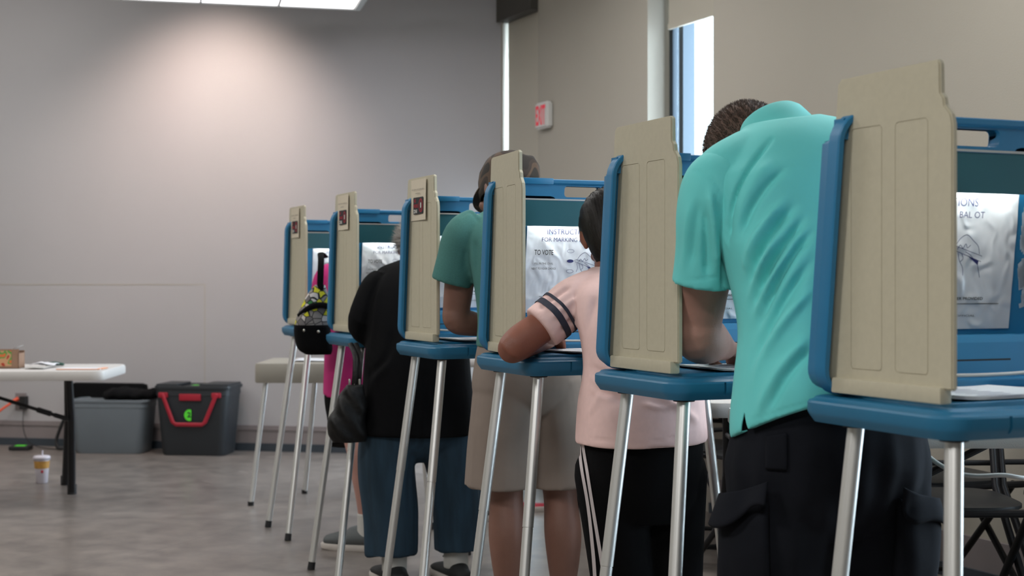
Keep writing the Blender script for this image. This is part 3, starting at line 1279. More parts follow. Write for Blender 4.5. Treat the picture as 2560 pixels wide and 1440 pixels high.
def ptube(pts, n=22, k=5, cap='round', ref=None):
    """smooth limb: rows of x, y, z, ru, rv"""
    A = smoothpath([list(p) if len(p) == 5 else list(p) + [p[3]] for p in pts], k)
    return tube([a[:3] for a in A], [(abs(a[3]), abs(a[4])) for a in A], n, cap, ref)


def torso(rows, n=40, k=4, power=2.25):
    """rows: centre, half width, half depth, lateral axis, depth axis"""
    A = smoothpath([list(c) + [rx, ry] + list(nrm(u)) + list(nrm(v)) for c, rx, ry, u, v in rows], k)
    return rings_mesh([(a[:3], nrm(a[5:8]) * a[3], nrm(a[8:11]) * a[4]) for a in A], n, power)


def wave(Pt, seed, f):
    r = np.random.RandomState(seed)
    out = np.zeros(len(Pt))
    for i in range(6):
        k = r.normal(size=3) * f
        out += np.sin(Pt @ k + r.uniform(0, 6.28))
    return out / 6


def crease(V, N, lines, side=None):
    """fold the cloth in or out along drawn lines; only the cloth that faces `side` takes part"""
    D = np.zeros(len(V))
    px = 1280 + 3555.6 * V[:, 0] / V[:, 1]
    py = 708 - 3555.6 * (V[:, 2] - EYE) / V[:, 1]
    Q = np.column_stack([px, py])
    for pts, wd, amp in lines:
        pts = smoothpath([(1280 + 3555.6 * p[0] / p[1], 708 - 3555.6 * (p[2] - EYE) / p[1]) for p in pts], 4) if len(pts) > 2 else \
            np.array([(1280 + 3555.6 * p[0] / p[1], 708 - 3555.6 * (p[2] - EYE) / p[1]) for p in pts])
        best = np.full(len(V), 1e9)
        tt = np.zeros(len(V))
        n = len(pts) - 1
        for i, (a, b_) in enumerate(zip(pts[:-1], pts[1:])):
            ab = b_ - a
            t = np.clip(((Q - a) @ ab) / (ab @ ab + 1e-9), 0, 1)
            d = np.linalg.norm(Q - (a + t[:, None] * ab), axis=1)
            m_ = d < best
            best = np.where(m_, d, best)
            tt = np.where(m_, (i + t) / n, tt)
        fade = np.clip(np.minimum(tt, 1 - tt) * 5 + 0.15, 0, 1)
        D += amp * fade * np.exp(-(best * V[:, 1] / 3555.6 / wd) ** 2)
    if side is not None:
        D *= np.clip((N @ side) * 2.0, 0, 1)
    return V + N * D[:, None]


def body_part(name, shells, material, parent, org, voxel=0.006, smooth=4, factor=0.5, edit=None):
    V, N, F = fuse(shells, voxel, smooth, factor)
    if edit:
        V = edit(V, N)
    return link_mesh(name, V, F, material, parent, smooth=True, origin=org)


def basis(crown, face):
    z = nrm(crown)
    y = nrm(np.array(face, float) - z * np.dot(face, z))
    x = np.cross(y, z)
    return np.column_stack([x, y, z])


def head_shells(c, B, s=1.0):
    c = np.array(c, float)
    q = lambda p: c + B @ (np.array(p, float) * s)
    S = []
    S.append(ellipsoid(q((0, -0.008, 0.012)), np.array((0.075, 0.096, 0.088)) * s, B))
    S.append(ellipsoid(q((0, 0.030, -0.045)), np.array((0.062, 0.062, 0.075)) * s, B))
    S.append(ellipsoid(q((0, 0.052, -0.098)), np.array((0.036, 0.034, 0.026)) * s, B))
    S.append(ellipsoid(q((0, 0.070, 0.012)), np.array((0.050, 0.024, 0.016)) * s, B))
    S.append(tube([q((0, 0.088, -0.004)), q((0, 0.102, -0.030)), q((0, 0.108, -0.045)), q((0, 0.094, -0.052))], [0.008 * s, 0.010 * s, 0.013 * s, 0.010 * s], 10))
    for sx in (-1, 1):
        S.append(ellipsoid(q((sx * 0.012, 0.095, -0.049)), np.array((0.008, 0.009, 0.007)) * s, B))
        S.append(ellipsoid(q((sx * 0.040, 0.066, -0.035)), np.array((0.022, 0.018, 0.018)) * s, B))
        eb = B @ np.column_stack([(0.86, -0.5 * sx, 0), (0.5 * sx, 0.86, 0), (0, 0, 1)])
        S.append(ellipsoid(q((sx * 0.078, -0.010, -0.020)), np.array((0.009, 0.019, 0.032)) * s, eb))
        S.append(ellipsoid(q((sx * 0.076, -0.004, -0.046)), np.array((0.008, 0.010, 0.012)) * s, eb))
    S.append(tube([q((-0.024, 0.080, -0.076)), q((0, 0.091, -0.073)), q((0.024, 0.080, -0.076))], [0.005 * s, 0.008 * s, 0.005 * s], 10))
    S.append(tube([q((-0.020, 0.078, -0.086)), q((0, 0.088, -0.086)), q((0.020, 0.078, -0.086))], [0.005 * s, 0.008 * s, 0.005 * s], 10))
    return S


def eyes(c, B, parent, org, s=1.0):
    for sx in (-1, 1):
        p = np.array(c) + B @ (np.array((sx * 0.031, 0.080, -0.014)) * s)
        V, F = ellipsoid(p, (0.0115 * s,) * 3)
        V2, F2 = ellipsoid(p + B @ np.array((0, 0.0085 * s, 0)), (0.0052 * s,) * 3, None, 12, 8)
        mb = MB()
        mb.add(V, F, 0)
        mb.add(V2, F2, 1)
        mb.build('eye', [M['eye'], M['blackink']], parent, smooth=True, origin=org)


def hand_shells(wrist, fingers_dir, palm_dir, thumb_side, s=1.0, curl=0.7):
    """palm with four separate bent fingers of different length and a thumb from the side of the palm"""
    w = np.array(wrist, float)
    y = nrm(fingers_dir)
    z = -nrm(np.array(palm_dir, float) - y * np.dot(palm_dir, y))
    x = np.cross(y, z) * thumb_side       # x points to the thumb side
    S = [tube([w - y * 0.01, w + y * 0.03 * s, w + y * 0.075 * s, w + y * 0.09 * s], [(0.024 * s, 0.019 * s), (0.034 * s, 0.016 * s), (0.041 * s, 0.014 * s), (0.038 * s, 0.011 * s)], 18, ref=x)]
    for i, (off, ln) in enumerate(((0.029, 0.070), (0.010, 0.080), (-0.010, 0.074), (-0.029, 0.058))):
        p = w + (x * off + y * 0.085) * s
        pts = [p - y * 0.012 * s, p]
        a = 0.15
        for seg in (0.42, 0.33, 0.25):
            a += curl * 0.62
            d = nrm(y * math.cos(a) - z * math.sin(a) + x * off * 1.5)
            p = p + d * ln * seg * s
            pts.append(p)
        S.append(tube(pts, [0.0095 * s, 0.0095 * s, 0.0088 * s, 0.0082 * s, 0.0072 * s], 12))
    p = w + (x * 0.026 + y * 0.022) * s
    q1 = p + (x * 0.026 + y * 0.028 - z * 0.012) * s
    q2 = q1 + (x * 0.004 + y * 0.028 - z * 0.014) * s
    q3 = q2 + (-x * 0.008 + y * 0.022 - z * 0.006) * s
    S.append(tube([p, q1, q2, q3], [0.014 * s, 0.0115 * s, 0.0105 * s, 0.009 * s], 12))
    return S


def strands(name, V, F, ctr, direction, count, length, width, material, parent, org, seed=1, jitter=0.35, hug=None, droop=0.0):
    """hair locks rooted all over a surface; hug keeps them lying on the head"""
    r = np.random.RandomState(seed)
    V = np.asarray(V, float)
    F = [f for f in F if len(f) >= 3]
    ar = np.array([np.linalg.norm(np.cross(V[f[1]] - V[f[0]], V[f[-1]] - V[f[0]])) for f in F]) + 1e-12
    pick = r.choice(len(F), count, p=ar / ar.sum())
    mb = MB()
    bvh = BVHTree.FromPolygons([tuple(v) for v in V], F) if hug else None
    for fi in pick:
        f = F[fi]
        w = r.dirichlet([1] * len(f))
        p = sum(V[i] * k for i, k in zip(f, w))
        n = nrm(p - ctr)
        d = nrm(np.array(direction(p, n)) + r.normal(size=3) * jitter)
        L = length * r.uniform(0.6, 1.1)
        side = nrm(np.cross(d, n + 1e-3)) * width
        pts = [p]
        R0 = np.linalg.norm(p - ctr)
        segs = 3 if hug else 2
        for k in range(segs):
            q = pts[-1] + d * L / segs - UP * droop * L * 0.3
            if hug:
                hit = bvh.find_nearest(Vector(q))
                h_ = np.array(hit[0])
                if np.linalg.norm(h_ - q) < (0.03 if q[2] > V[:, 2].min() + 0.02 else 0.007):
                    q = h_ + nrm(h_ - ctr) * 0.0012 * (1 + 0.5 * k)
                d = nrm(q - pts[-1])
            pts.append(q)
        vv, ff = [], []
        for k, q in enumerate(pts[:-1]):
            s_ = side * (1 - 0.25 * k)
            vv += [q + s_, q - s_]
        vv.append(pts[-1])
        for k in range(segs - 1):
            ff.append((2 * k, 2 * k + 1, 2 * k + 3, 2 * k + 2))
        ff.append((2 * segs - 2, 2 * segs - 1, 2 * segs))
        mb.add(vv, ff)
    return link_mesh(name, mb.V, mb.F, material, parent, origin=org)


def leg_rows(hip, knee, ankle, rt, rk, rc, ra):
    hip, knee, ankle = (np.array(p, float) for p in (hip, knee, ankle))
    mid = hip * 0.5 + knee * 0.5
    calf = knee * 0.68 + ankle * 0.32
    low = knee * 0.3 + ankle * 0.7
    return [list(hip) + [rt], list(mid) + [rt * 0.86], list(knee) + [rk], list(calf - FWD * 0.012) + [rc], list(low) + [ra * 1.25], list(ankle) + [ra]]


def foot_shells(ankle, toe_dir, L=0.26, k_=1.0):
    a = np.array(ankle, float)
    d = nrm((toe_dir[0], toe_dir[1], 0))
    h = a - d * 0.03
    sd = np.cross(d, UP)
    return tube([(h[0], h[1], 0.045 * k_), (a[0], a[1], 0.05 * k_), *[tuple(a + d * k - UP * (a[2] - z * k_)) for k, z in ((0.06, 0.046), (L - 0.12, 0.040), (L - 0.09, 0.036))]],
                [(0.026 * k_, 0.024 * k_), (0.034 * k_, 0.034 * k_), (0.036 * k_, 0.026 * k_), (0.036 * k_, 0.018 * k_), (0.028 * k_, 0.014 * k_)], 18, ref=tuple(sd))


def shoe(ankle, toe_dir, material, parent, org, L=0.29, high=0.085, laces=False, name='shoe', flat=1.0):
    a = np.array(ankle, float)
    d = nrm((toe_dir[0], toe_dir[1], 0))
    sd = np.cross(d, UP)
    g = lambda k, z: tuple(np.array((a[0], a[1], 0)) + d * k + UP * z)
    shells = [tube([g(-0.06, 0.050), g(-0.02, 0.055), g(0.06, 0.050), g(0.13, 0.042), g(L - 0.10, 0.036)],
                   [(0.036, 0.034), (0.042, 0.038), (0.047, 0.036), (0.050, 0.028), (0.040, 0.022)], 20, ref=tuple(sd)),
              tube([g(-0.030, 0.05), g(-0.030, high), g(-0.032, high + 0.012)], [(0.046, 0.040), (0.042, 0.038), (0.040, 0.036)], 18, ref=tuple(d))]
    V, N, F = fuse(shells, 0.006, 4)
    V[:, 2] = np.maximum(V[:, 2] * flat, 0.014)
    o = link_mesh(name, V, F, material, parent, smooth=True, origin=org)
    out = []
    for k, hw in ((-0.105, 0.016), (-0.095, 0.030), (-0.06, 0.041), (0.0, 0.045), (0.06, 0.048), (0.12, 0.053), (L - 0.12, 0.048), (L - 0.085, 0.034), (L - 0.07, 0.014)):
        out.append((k, hw))
    pl = [g(k, 0) + sd * hw for k, hw in out] + [g(k, 0) - sd * hw for k, hw in out[::-1]]
    mb = MB()
    loops = []
    ctr = np.mean(pl, axis=0)
    for z, f in ((0.0, 0.95), (0.004, 1.0), (0.020, 1.02), (0.026, 0.98)):
        loops.append([tuple(ctr + (p - ctr) * f + UP * z) for p in pl])
    loop_solid(mb, loops)
    mb.build('sole', M['sole'], o, smooth=True, origin=org)
    if laces:
        mb = MB()
        for k in (0.02, 0.045, 0.07):
            mb.tube([g(k, 0.088 - k * 0.1) + sd * 0.025, g(k + 0.004, 0.098 - k * 0.12), g(k, 0.088 - k * 0.1) - sd * 0.025], 0.003, 6)
        c = g(0.0, 0.10)
        loop = [np.array(c) + sd * 0.03 * math.sin(t) * math.copysign(1, math.cos(t / 2)) + UP * (0.02 + 0.018 * math.sin(2 * t)) + d * 0.01 * math.cos(t) for t in np.linspace(0, 6.28, 22)]
        mb.tube(loop, 0.0022, 6)
        mb.build('laces', M['blackcloth'], o, smooth=True, origin=org)
    return o


def surf_strip(V, N, F, pts, width, offset, thick=0.0, outdir=None):
    """strip of cloth laid on a surface along a path, found by nearest point"""
    bvh = BVHTree.FromPolygons([tuple(v) for v in V], F)
    Q, NN = [], []
    for p in pts:
        c, n, i, d = bvh.find_nearest(Vector(p))
        Q.append(np.array(c) + np.array(n) * offset)
        NN.append(np.array(n))
    NN = np.array(NN)
    for _ in range(3):
        NN[1:-1] = (NN[:-2] + NN[1:-1] * 2 + NN[2:]) / 4
    mb = MB()
    A, B_ = [], []
    for i in range(len(Q)):
        t = nrm(Q[min(i + 1, len(Q) - 1)] - Q[max(i - 1, 0)])
        s_ = nrm(np.cross(NN[i], t))
        row = []
        for k in (-0.5, 0, 0.5):
            c, n, ii, d = bvh.find_nearest(Vector(Q[i] + s_ * width * k))
            row.append(np.array(c) + np.array(n) * offset)
        A.append(row)
    Vv = [tuple(p) for row in A for p in row]
    Ff = []
    for i in range(len(A) - 1):
        for k in range(2):
            a = i * 3 + k
            Ff.append((a, a + 1, a + 4, a + 3))
    return Vv, Ff


def ray_strip(V, F, left, right, offset=0.002):
    """cloth strip between two drawn lines, laid on the surface"""
    bvh = BVHTree.FromPolygons([tuple(v) for v in V], F)
    L_, R_ = smoothpath(left, 6), smoothpath(right, 6)
    G = []
    eye = Vector((0, 0, EYE))
    for a, b_ in zip(L_, R_):
        for k in (0, 0.33, 0.67, 1):
            x, y = a[0] * (1 - k) + b_[0] * k, a[1] * (1 - k) + b_[1] * k
            d = Vector(P(x, y, 1.0)) - eye
            h = bvh.ray_cast(eye, d.normalized())
            if h[0] is None:
                h = bvh.find_nearest(Vector(P(x, y, 3.5)))
            G.append(np.array(h[0]) + np.array(h[1]) * offset)
    FF = []
    for i in range(len(L_) - 1):
        for k in range(3):
            a = i * 4 + k
            FF.append((a, a + 4, a + 5, a + 1))
    return G, FF


# ------------------------------------------------------------------ the man in the turquoise polo
def man():
    org = (0.60, 2.80, 0.0)
    root = empty('person', org, 0, 'person in a turquoise polo and black cargo trousers bending over a booth tray', 'person', 'voters at the booths')
    Rt = nrm(RGT + UP * 0.20)
    # body: torso core, neck, head, arms with hands, legs, feet
    hc = np.array((0.502, 3.045, 1.362))
    HB = basis(nrm(FWD * 0.72 + UP * 0.66 - RGT * 0.08), nrm(FWD * 0.6 - UP * 0.8))
    shells = head_shells(hc, HB, 1.03)
    shells.append(ptube([(0.555, 2.90, 1.345, 0.062), (0.545, 2.945, 1.385, 0.060), (0.525, 2.995, 1.385, 0.058)]))
    shells.append(torso([((0.61, 2.77, 0.80), 0.165, 0.115, RGT, FWD), ((0.615, 2.77, 0.95), 0.155, 0.11, RGT, FWD),
                         ((0.60, 2.82, 1.12), 0.165, 0.11, RGT, FWD), ((0.575, 2.865, 1.27), 0.17, 0.10, Rt, FWD),
                         ((0.56, 2.89, 1.34), 0.12, 0.07, Rt, FWD)]))
    # left arm
    sh, el, wr = np.array((0.405, 2.815, 1.27)), P(1742, 838, 2.93), np.array((0.452, 3.045, 0.952))
    shells.append(ptube([list(sh) + [0.056], list(sh * 0.5 + el * 0.5) + [0.054], list(el - FWD * 0.004 + UP * 0.04) + [0.052], list(el) + [0.050],
                         list(el * 0.72 + wr * 0.28 - UP * 0.002) + [0.052], list(el * 0.35 + wr * 0.65) + [0.040], list(wr) + [0.028]]))
    shells += hand_shells(wr, nrm(RGT * 0.8 + FWD * 0.6 - UP * 0.12), -UP, -1, 1.0, 0.55)
    sh, el, wr = np.array((0.765, 2.95, 1.30)), np.array((0.83, 3.02, 0.985)), np.array((0.665, 3.17, 0.945))
    shells.append(ptube([list(sh) + [0.056], list(sh * 0.5 + el * 0.5) + [0.051], list(el) + [0.044], list(el * 0.7 + wr * 0.3) + [0.046], list(wr) + [0.028]]))
    shells += hand_shells(wr, nrm(-RGT * 0.5 + FWD * 0.7 - UP * 0.1), nrm(-UP * 0.8 - RGT * 0.4), 1, 1.0, 0.9)
    la, ra = (0.49, 2.80, 0.09), (0.715, 2.86, 0.09)
    shells.append(ptube(leg_rows((0.525, 2.74, 0.84), (0.505, 2.79, 0.47), la, 0.09, 0.058, 0.060, 0.038)))
    shells.append(ptube(leg_rows((0.70, 2.79, 0.84), (0.705, 2.85, 0.47), ra, 0.09, 0.058, 0.060, 0.038)))
    shells.append(foot_shells(la, FWD))
    shells.append(foot_shells(ra, FWD))
    body_part('body', shells, M['skin_m'], root, org, 0.005, 3)
    eyes(hc, HB, root, org)

    # trousers
    tr = [torso([((0.615, 2.755, 0.90), 0.178, 0.132, RGT, FWD), ((0.615, 2.76, 0.84), 0.188, 0.142, RGT, FWD), ((0.615, 2.765, 0.74), 0.202, 0.150, RGT, FWD),
                 ((0.613, 2.775, 0.66), 0.200, 0.130, RGT, FWD), ((0.613, 2.785, 0.60), 0.16, 0.10, RGT, FWD)]),
          ptube([(0.525, 2.735, 0.74, 0.110, 0.118), (0.515, 2.75, 0.60, 0.112, 0.108), (0.503, 2.765, 0.45, 0.102, 0.102), (0.495, 2.785, 0.25, 0.096, 0.098), (0.49, 2.79, 0.06, 0.095, 0.10)], 28, ref=tuple(RGT)),
          ptube([(0.705, 2.80, 0.74, 0.112, 0.118), (0.715, 2.81, 0.60, 0.114, 0.108), (0.718, 2.83, 0.45, 0.104, 0.102), (0.716, 2.845, 0.25, 0.098, 0.098), (0.715, 2.85, 0.06, 0.095, 0.10)], 28, ref=tuple(RGT))]

    def ed(V, N):
        st = wave(V * np.array((1, 1, 0.25)), 3, 55) * 0.006 + wave(V, 9, 26) * 0.006
        V = V + N * (st * np.clip((0.86 - V[:, 2]) * 8, 0, 1))[:, None]
        return V
    V, N, F = fuse(tr, 0.006, 4)
    V = ed(V, N)
    tro = link_mesh('trousers', V, F, M['cargo'], root, smooth=True, origin=org)
    bvh = BVHTree.FromPolygons([tuple(v) for v in V], F)

    def patch(name, corners, thick, parent, rows=14, cols=18, lift=None, mat_=M['cargo']):
        """cloth patch: corners are 4 points outside the surface, projected inward"""
        c0, c1, c2, c3 = (np.array(c, float) for c in corners)
        inner = np.array((0.505, 2.78, 0))
        if c0[0] > 0.7:
            inner = np.array((0.715, 2.83, 0))
        G = []
        for j in range(rows + 1):
            v = j / rows
            for i in range(cols + 1):
                u = i / cols
                p = (c0 * (1 - u) + c1 * u) * (1 - v) + (c3 * (1 - u) + c2 * u) * v
                if name == 'pocket_flap':
                    p = p - UP * 0.011 * math.sin(u * math.pi * 2.0) * v
                tgt = np.array((inner[0], inner[1], p[2]))
                d = nrm(tgt - p)
                hit = bvh.ray_cast(Vector(p), Vector(d))
                q = np.array(hit[0]) if hit[0] is not None else p
                e = min(u, 1 - u, v if name == 'pocket' else 1, 1 - v)
                h = thick * (1 - max(0, 1 - e * 9) ** 2) + 0.001
                if lift:
                    h += lift(u, v)
                G.append(q - d * h)
        FF = []
        for j in range(rows):
            for i in range(cols):
                a = j * (cols + 1) + i
                FF.append((a, a + cols + 1, a + cols + 2, a + 1))
        o = link_mesh(name, G, FF, mat_, parent, smooth=True, origin=org)
        sm = o.modifiers.new('t', 'SOLIDIFY')
        sm.thickness = 0.004
        sm.offset = 1
        return o
    pk = patch('pocket', (P(1750, 1292, 2.72), P(1908, 1296, 2.45), P(1915, 1540, 2.45), P(1760, 1540, 2.72)), 0.012, tro)
    patch('pocket_flap', (P(1750, 1238, 2.72), P(1914, 1238, 2.45), P(1898, 1298, 2.45), P(1740, 1312, 2.70)), 0.004, tro,
          lift=lambda u, v: 0.010 + 0.024 * v + 0.005 * math.sin(u * 7))
    patch('pocket', (P(2335, 1278, 2.52), P(2380, 1288, 2.76), P(2380, 1500, 2.76), P(2335, 1500, 2.52)), 0.012, tro)
    patch('pocket_flap', (P(2335, 1246, 2.52), P(2380, 1250, 2.76), P(2380, 1322, 2.76), P(2338, 1310, 2.52)), 0.004, tro,
          lift=lambda u, v: 0.008 + 0.012 * v)
    patch('back_pocket', (P(1905, 1120, 2.45), P(2010, 1108, 2.45), P(2010, 1205, 2.45), P(1905, 1205, 2.45)), 0.002, tro)

    # polo shirt: back, sleeves; folds pulled from the left shoulder toward the waist
    def tr_row(z, lx, d, rx, ry, u=RGT):
        return (np.array((lx, d, z)), rx, ry, u, FWD)
    Rl = nrm(RGT + UP * 0.16)
    Bf = nrm(FWD + UP * 0.28)
    rows = [(np.array((0.622, 2.745, 0.852)), 0.207, 0.160, nrm(RGT + UP * 0.20), nrm(FWD - UP * 0.33)),
            (np.array((0.622, 2.747, 0.880)), 0.205, 0.158, nrm(RGT + UP * 0.17), nrm(FWD - UP * 0.28)),
            (np.array((0.625, 2.755, 0.95)), 0.188, 0.150, RGT, FWD),
            (np.array((0.618, 2.775, 1.05)), 0.188, 0.150, RGT, FWD),
            (np.array((0.600, 2.805, 1.15)), 0.196, 0.150, RGT, FWD),
            (np.array((0.585, 2.840, 1.24)), 0.205, 0.142, Rl, FWD),
            (np.array((0.574, 2.866, 1.320)), 0.208, 0.128, Rl, FWD),
            (np.array((0.572, 2.878, 1.366)), 0.180, 0.108, nrm(RGT + UP * 0.22), FWD),
            (np.array((0.564, 2.890, 1.402)), 0.124, 0.086, nrm(RGT + UP * 0.2), FWD),
            (np.array((0.553, 2.905, 1.425)), 0.074, 0.070, Rl, FWD)]
    rows = [(c_, rx + 0.006, ry + 0.004, u_, v_) if c_[2] < 1.0 else (c_, rx, ry, u_, v_) for c_, rx, ry, u_, v_ in rows]
    S = [torso(rows, 44, 4, 2.2)]
    s2 = P(1754, 712, 2.845)
    s1 = np.array((0.398, 2.815, 1.245))
    S.append(ptube([(0.485, 2.868, 1.332, 0.070, 0.070), (0.430, 2.838, 1.300, 0.069, 0.070), (0.400, 2.818, 1.262, 0.063, 0.064)], 26, 5))
    SL = [ptube([(0.446, 2.846, 1.314, 0.054, 0.056), (0.416, 2.830, 1.288, 0.0700, 0.071), list(s1) + [0.0710, 0.073], list(s1 * 0.5 + s2 * 0.5) + [0.064, 0.066],
                 list(s2 * 0.9 + s1 * 0.1) + [0.0585, 0.061], list(s2) + [0.0590, 0.062]], 30, 5, 'flat')]
    s0, s1, s2 = np.array((0.69, 2.93, 1.345)), np.array((0.765, 2.955, 1.29)), np.array((0.805, 2.985, 1.09))
    S.append(ptube([list(s0) + [0.062], list(s1) + [0.070], list(s1 * 0.5 + s2 * 0.5) + [0.066], list(s2) + [0.064]], 24, 5, 'flat'))
    D_ = 2.68
    L = lambda pts, w, a: ([P(x, y, D_) for x, y in pts], w, a)
    folds = [L([(1814, 740), (1814, 640), (1822, 555)], 0.006, -0.028), L([(1818, 610), (1830, 515), (1855, 450), (1885, 400), (1928, 350)], 0.0042, -0.014),
             L([(1842, 600), (1855, 520), (1890, 450), (1930, 400)], 0.011, 0.006),
             L([(1845, 600), (1880, 520), (1925, 455), (1965, 420)], 0.0072, -0.0104),
             L([(1860, 740), (1885, 660), (1925, 585), (1985, 515)], 0.0072, -0.0169),
             L([(1850, 700), (1872, 630), (1905, 570), (1960, 500)], 0.0081, 0.0117),
             L([(1868, 800), (1905, 700), (1960, 610), (2010, 545)], 0.0072, -0.0182),
             L([(1862, 770), (1895, 680), (1945, 590)], 0.0072, 0.0117),
             L([(1876, 850), (1925, 735), (1980, 640), (2030, 580)], 0.0081, -0.0182),
             L([(1880, 800), (1930, 700), (1990, 610)], 0.0072, 0.0117),
             L([(1858, 970), (1905, 850), (1960, 750), (2030, 650)], 0.0090, -0.0143),
             L([(1852, 1010), (1900, 900), (1965, 800), (2030, 720)], 0.0090, 0.0117),
             L([(1848, 860), (1850, 930), (1862, 1000)], 0.0090, -0.0104),
             L([(1832, 700), (1836, 780), (1850, 870)], 0.0126, 0.0130),
             L([(1880, 1050), (1950, 930), (2020, 840)], 0.0108, 0.0104),
             L([(1905, 1040), (1975, 930), (2030, 870)], 0.0090, -0.0091),
             L([(1712, 432), (1745, 428), (1790, 455), (1808, 500), (1812, 560)], 0.0025, -0.003),
             L([(1745, 500), (1735, 580), (1722, 670)], 0.0090, -0.0078),
             L([(1728, 500), (1715, 590), (1705, 680)], 0.0090, 0.0065),
             L([(1775, 470), (1785, 560), (1792, 680)], 0.0072, 0.0130),
             L([(1760, 520), (1764, 600), (1768, 700)], 0.0072, -0.0104),
             L([(1690, 703), (1740, 700), (1800, 690)], 0.0018, -0.002),
             L([(1865, 1052), (1950, 1028), (2040, 1000)], 0.0018, -0.002)]

    def ed2(V, N):
        V = crease(V, N, folds, -FWD)
        V = V + N * (wave(V, 5, 22) * 0.0035)[:, None]
        return V
    V, N, F = fuse(S, 0.0044, 7)
    V = ed2(V, N)
    V2, N2, F2 = fuse(SL, 0.005, 3)
    V2 = ed2(V2, N2)
    VS, FS = V2, F2
    # side vent: cut a wedge from the hem at the left flank
    bm = bmesh.new()
    me = bpy.data.meshes.new('tmp')
    me.from_pydata(V.tolist(), [], F)
    bm.from_mesh(me)
    # the flank point where the vent opens
    a0 = math.radians(181)
    flank = np.array((0.622, 2.745, 0.0)) + RGT * 0.211 * math.cos(a0) + FWD * 0.162 * math.sin(a0)
    apex = np.array((flank[0], flank[1], 0.850))
    radial = nrm(RGT * math.cos(a0) + FWD * math.sin(a0))
    tang = np.cross(UP, radial)
    hem = apex - UP * 0.050
    pl1, pl2 = hem + tang * 0.024, hem - tang * 0.010
    near = lambda p: np.linalg.norm(np.array(p)[:2] - apex[:2]) < 0.05 and p[2] < apex[2] + 0.012
    norms = []
    for q in (pl1, pl2):
        g = [f for f in bm.faces if near(f.calc_center_median())]
        gg = list({v for f in g for v in f.verts}) + list({e for f in g for e in f.edges}) + g
        n_ = nrm(np.cross(q - apex, radial))
        if np.dot(n_, hem - apex - (q - apex)) < 0:
            n_ = -n_
        norms.append(n_)
        bmesh.ops.bisect_plane(bm, geom=gg, plane_co=Vector(apex), plane_no=Vector(n_), dist=1e-6)
    kill = [f for f in bm.faces if near(f.calc_center_median()) and all(np.dot(np.array(f.calc_center_median()) - apex, n_) > 0 for n_ in norms)]
    bmesh.ops.delete(bm, geom=kill, context='FACES')
    bm.to_mesh(me)
    bm.free()
    me.materials.append(M['turq'])
    me.polygons.foreach_set('use_smooth', [True] * len(me.polygons))
    me.transform(Matrix.Translation(-Vector(org)))
    o = bpy.data.objects.new('polo_shirt', me)
    COL.objects.link(o)
    o.parent = root
    sm = o.modifiers.new('t', 'SOLIDIFY')
    sm.thickness = 0.0025
    sm.offset = -1
    shirt = o
    link_mesh('sleeve', VS, FS, M['turq'], shirt, smooth=True, origin=org)
    # collar: turned-down band standing round the neck
    Vc, Fc = [], []
    cc = np.array((0.546, 2.925, 1.396))
    CB = basis(nrm(UP * 0.82 + FWD * 0.55 - RGT * 0.10), FWD)
    prof = [(0.056, -0.012), (0.057, 0.014), (0.059, 0.030), (0.063, 0.037), (0.068, 0.030), (0.075, 0.006), (0.084, -0.026), (0.079, -0.028), (0.067, 0.006), (0.061, 0.020)]
    nA = 48
    for k in range(nA + 1):
        a = math.radians(-250 + 320 * k / nA)
        for r_, h in prof:
            e = 1.0
            Vc.append(cc + CB @ np.array((r_ * math.cos(a) * 1.06, r_ * math.sin(a), h)))
    m_ = len(prof)
    for k in range(nA):
        for i in range(m_):
            j = (i + 1) % m_
            Fc.append((k * m_ + i, k * m_ + j, (k + 1) * m_ + j, (k + 1) * m_ + i))
    mb = MB()
    mb.add(Vc, Fc)
    mb.build('collar', M['turq'], shirt, smooth=True, sharp=60, origin=org)
    # stitched hem of the sleeve
    # hair: cropped cap with short bristles
    def cap_shell(c, B, s, cut):
        V, F = ellipsoid(c + B @ (np.array((0, -0.010, 0.014)) * s), np.array((0.0785, 0.100, 0.092)) * s, B, 36, 24)
        V = np.array(V)
        loc = (V - c) @ B / s
        keep = cut(loc)
        idx = -np.ones(len(V), int)
        idx[keep] = np.arange(keep.sum())
        F = [tuple(idx[i] for i in f) for f in F if all(keep[i] for i in f)]
        return V[keep], F
    V, F = cap_shell(hc, HB, 1.03, lambda p: (p[:, 2] > 0.045) | ((p[:, 1] < 0.02) & (p[:, 2] > -0.030)) | ((p[:, 1] < -0.045) & (p[:, 2] > -0.055)))
    hair = link_mesh('hair', V, F, M['hair_brown'], root, smooth=True, origin=org)
    st = strands('bristles', V, F, hc, lambda p, n: n * 0.9 + HB @ np.array((0, 0.25, 0.45)), 9000, 0.0085, 0.0006, M['hair_bristle'], hair, org, 4, 0.28)
    st['kind'] = 'stuff'
    shoe(la, FWD, M['shoe_black'], root, org)
    shoe(ra, FWD, M['shoe_black'], root, org)
    return root


man()


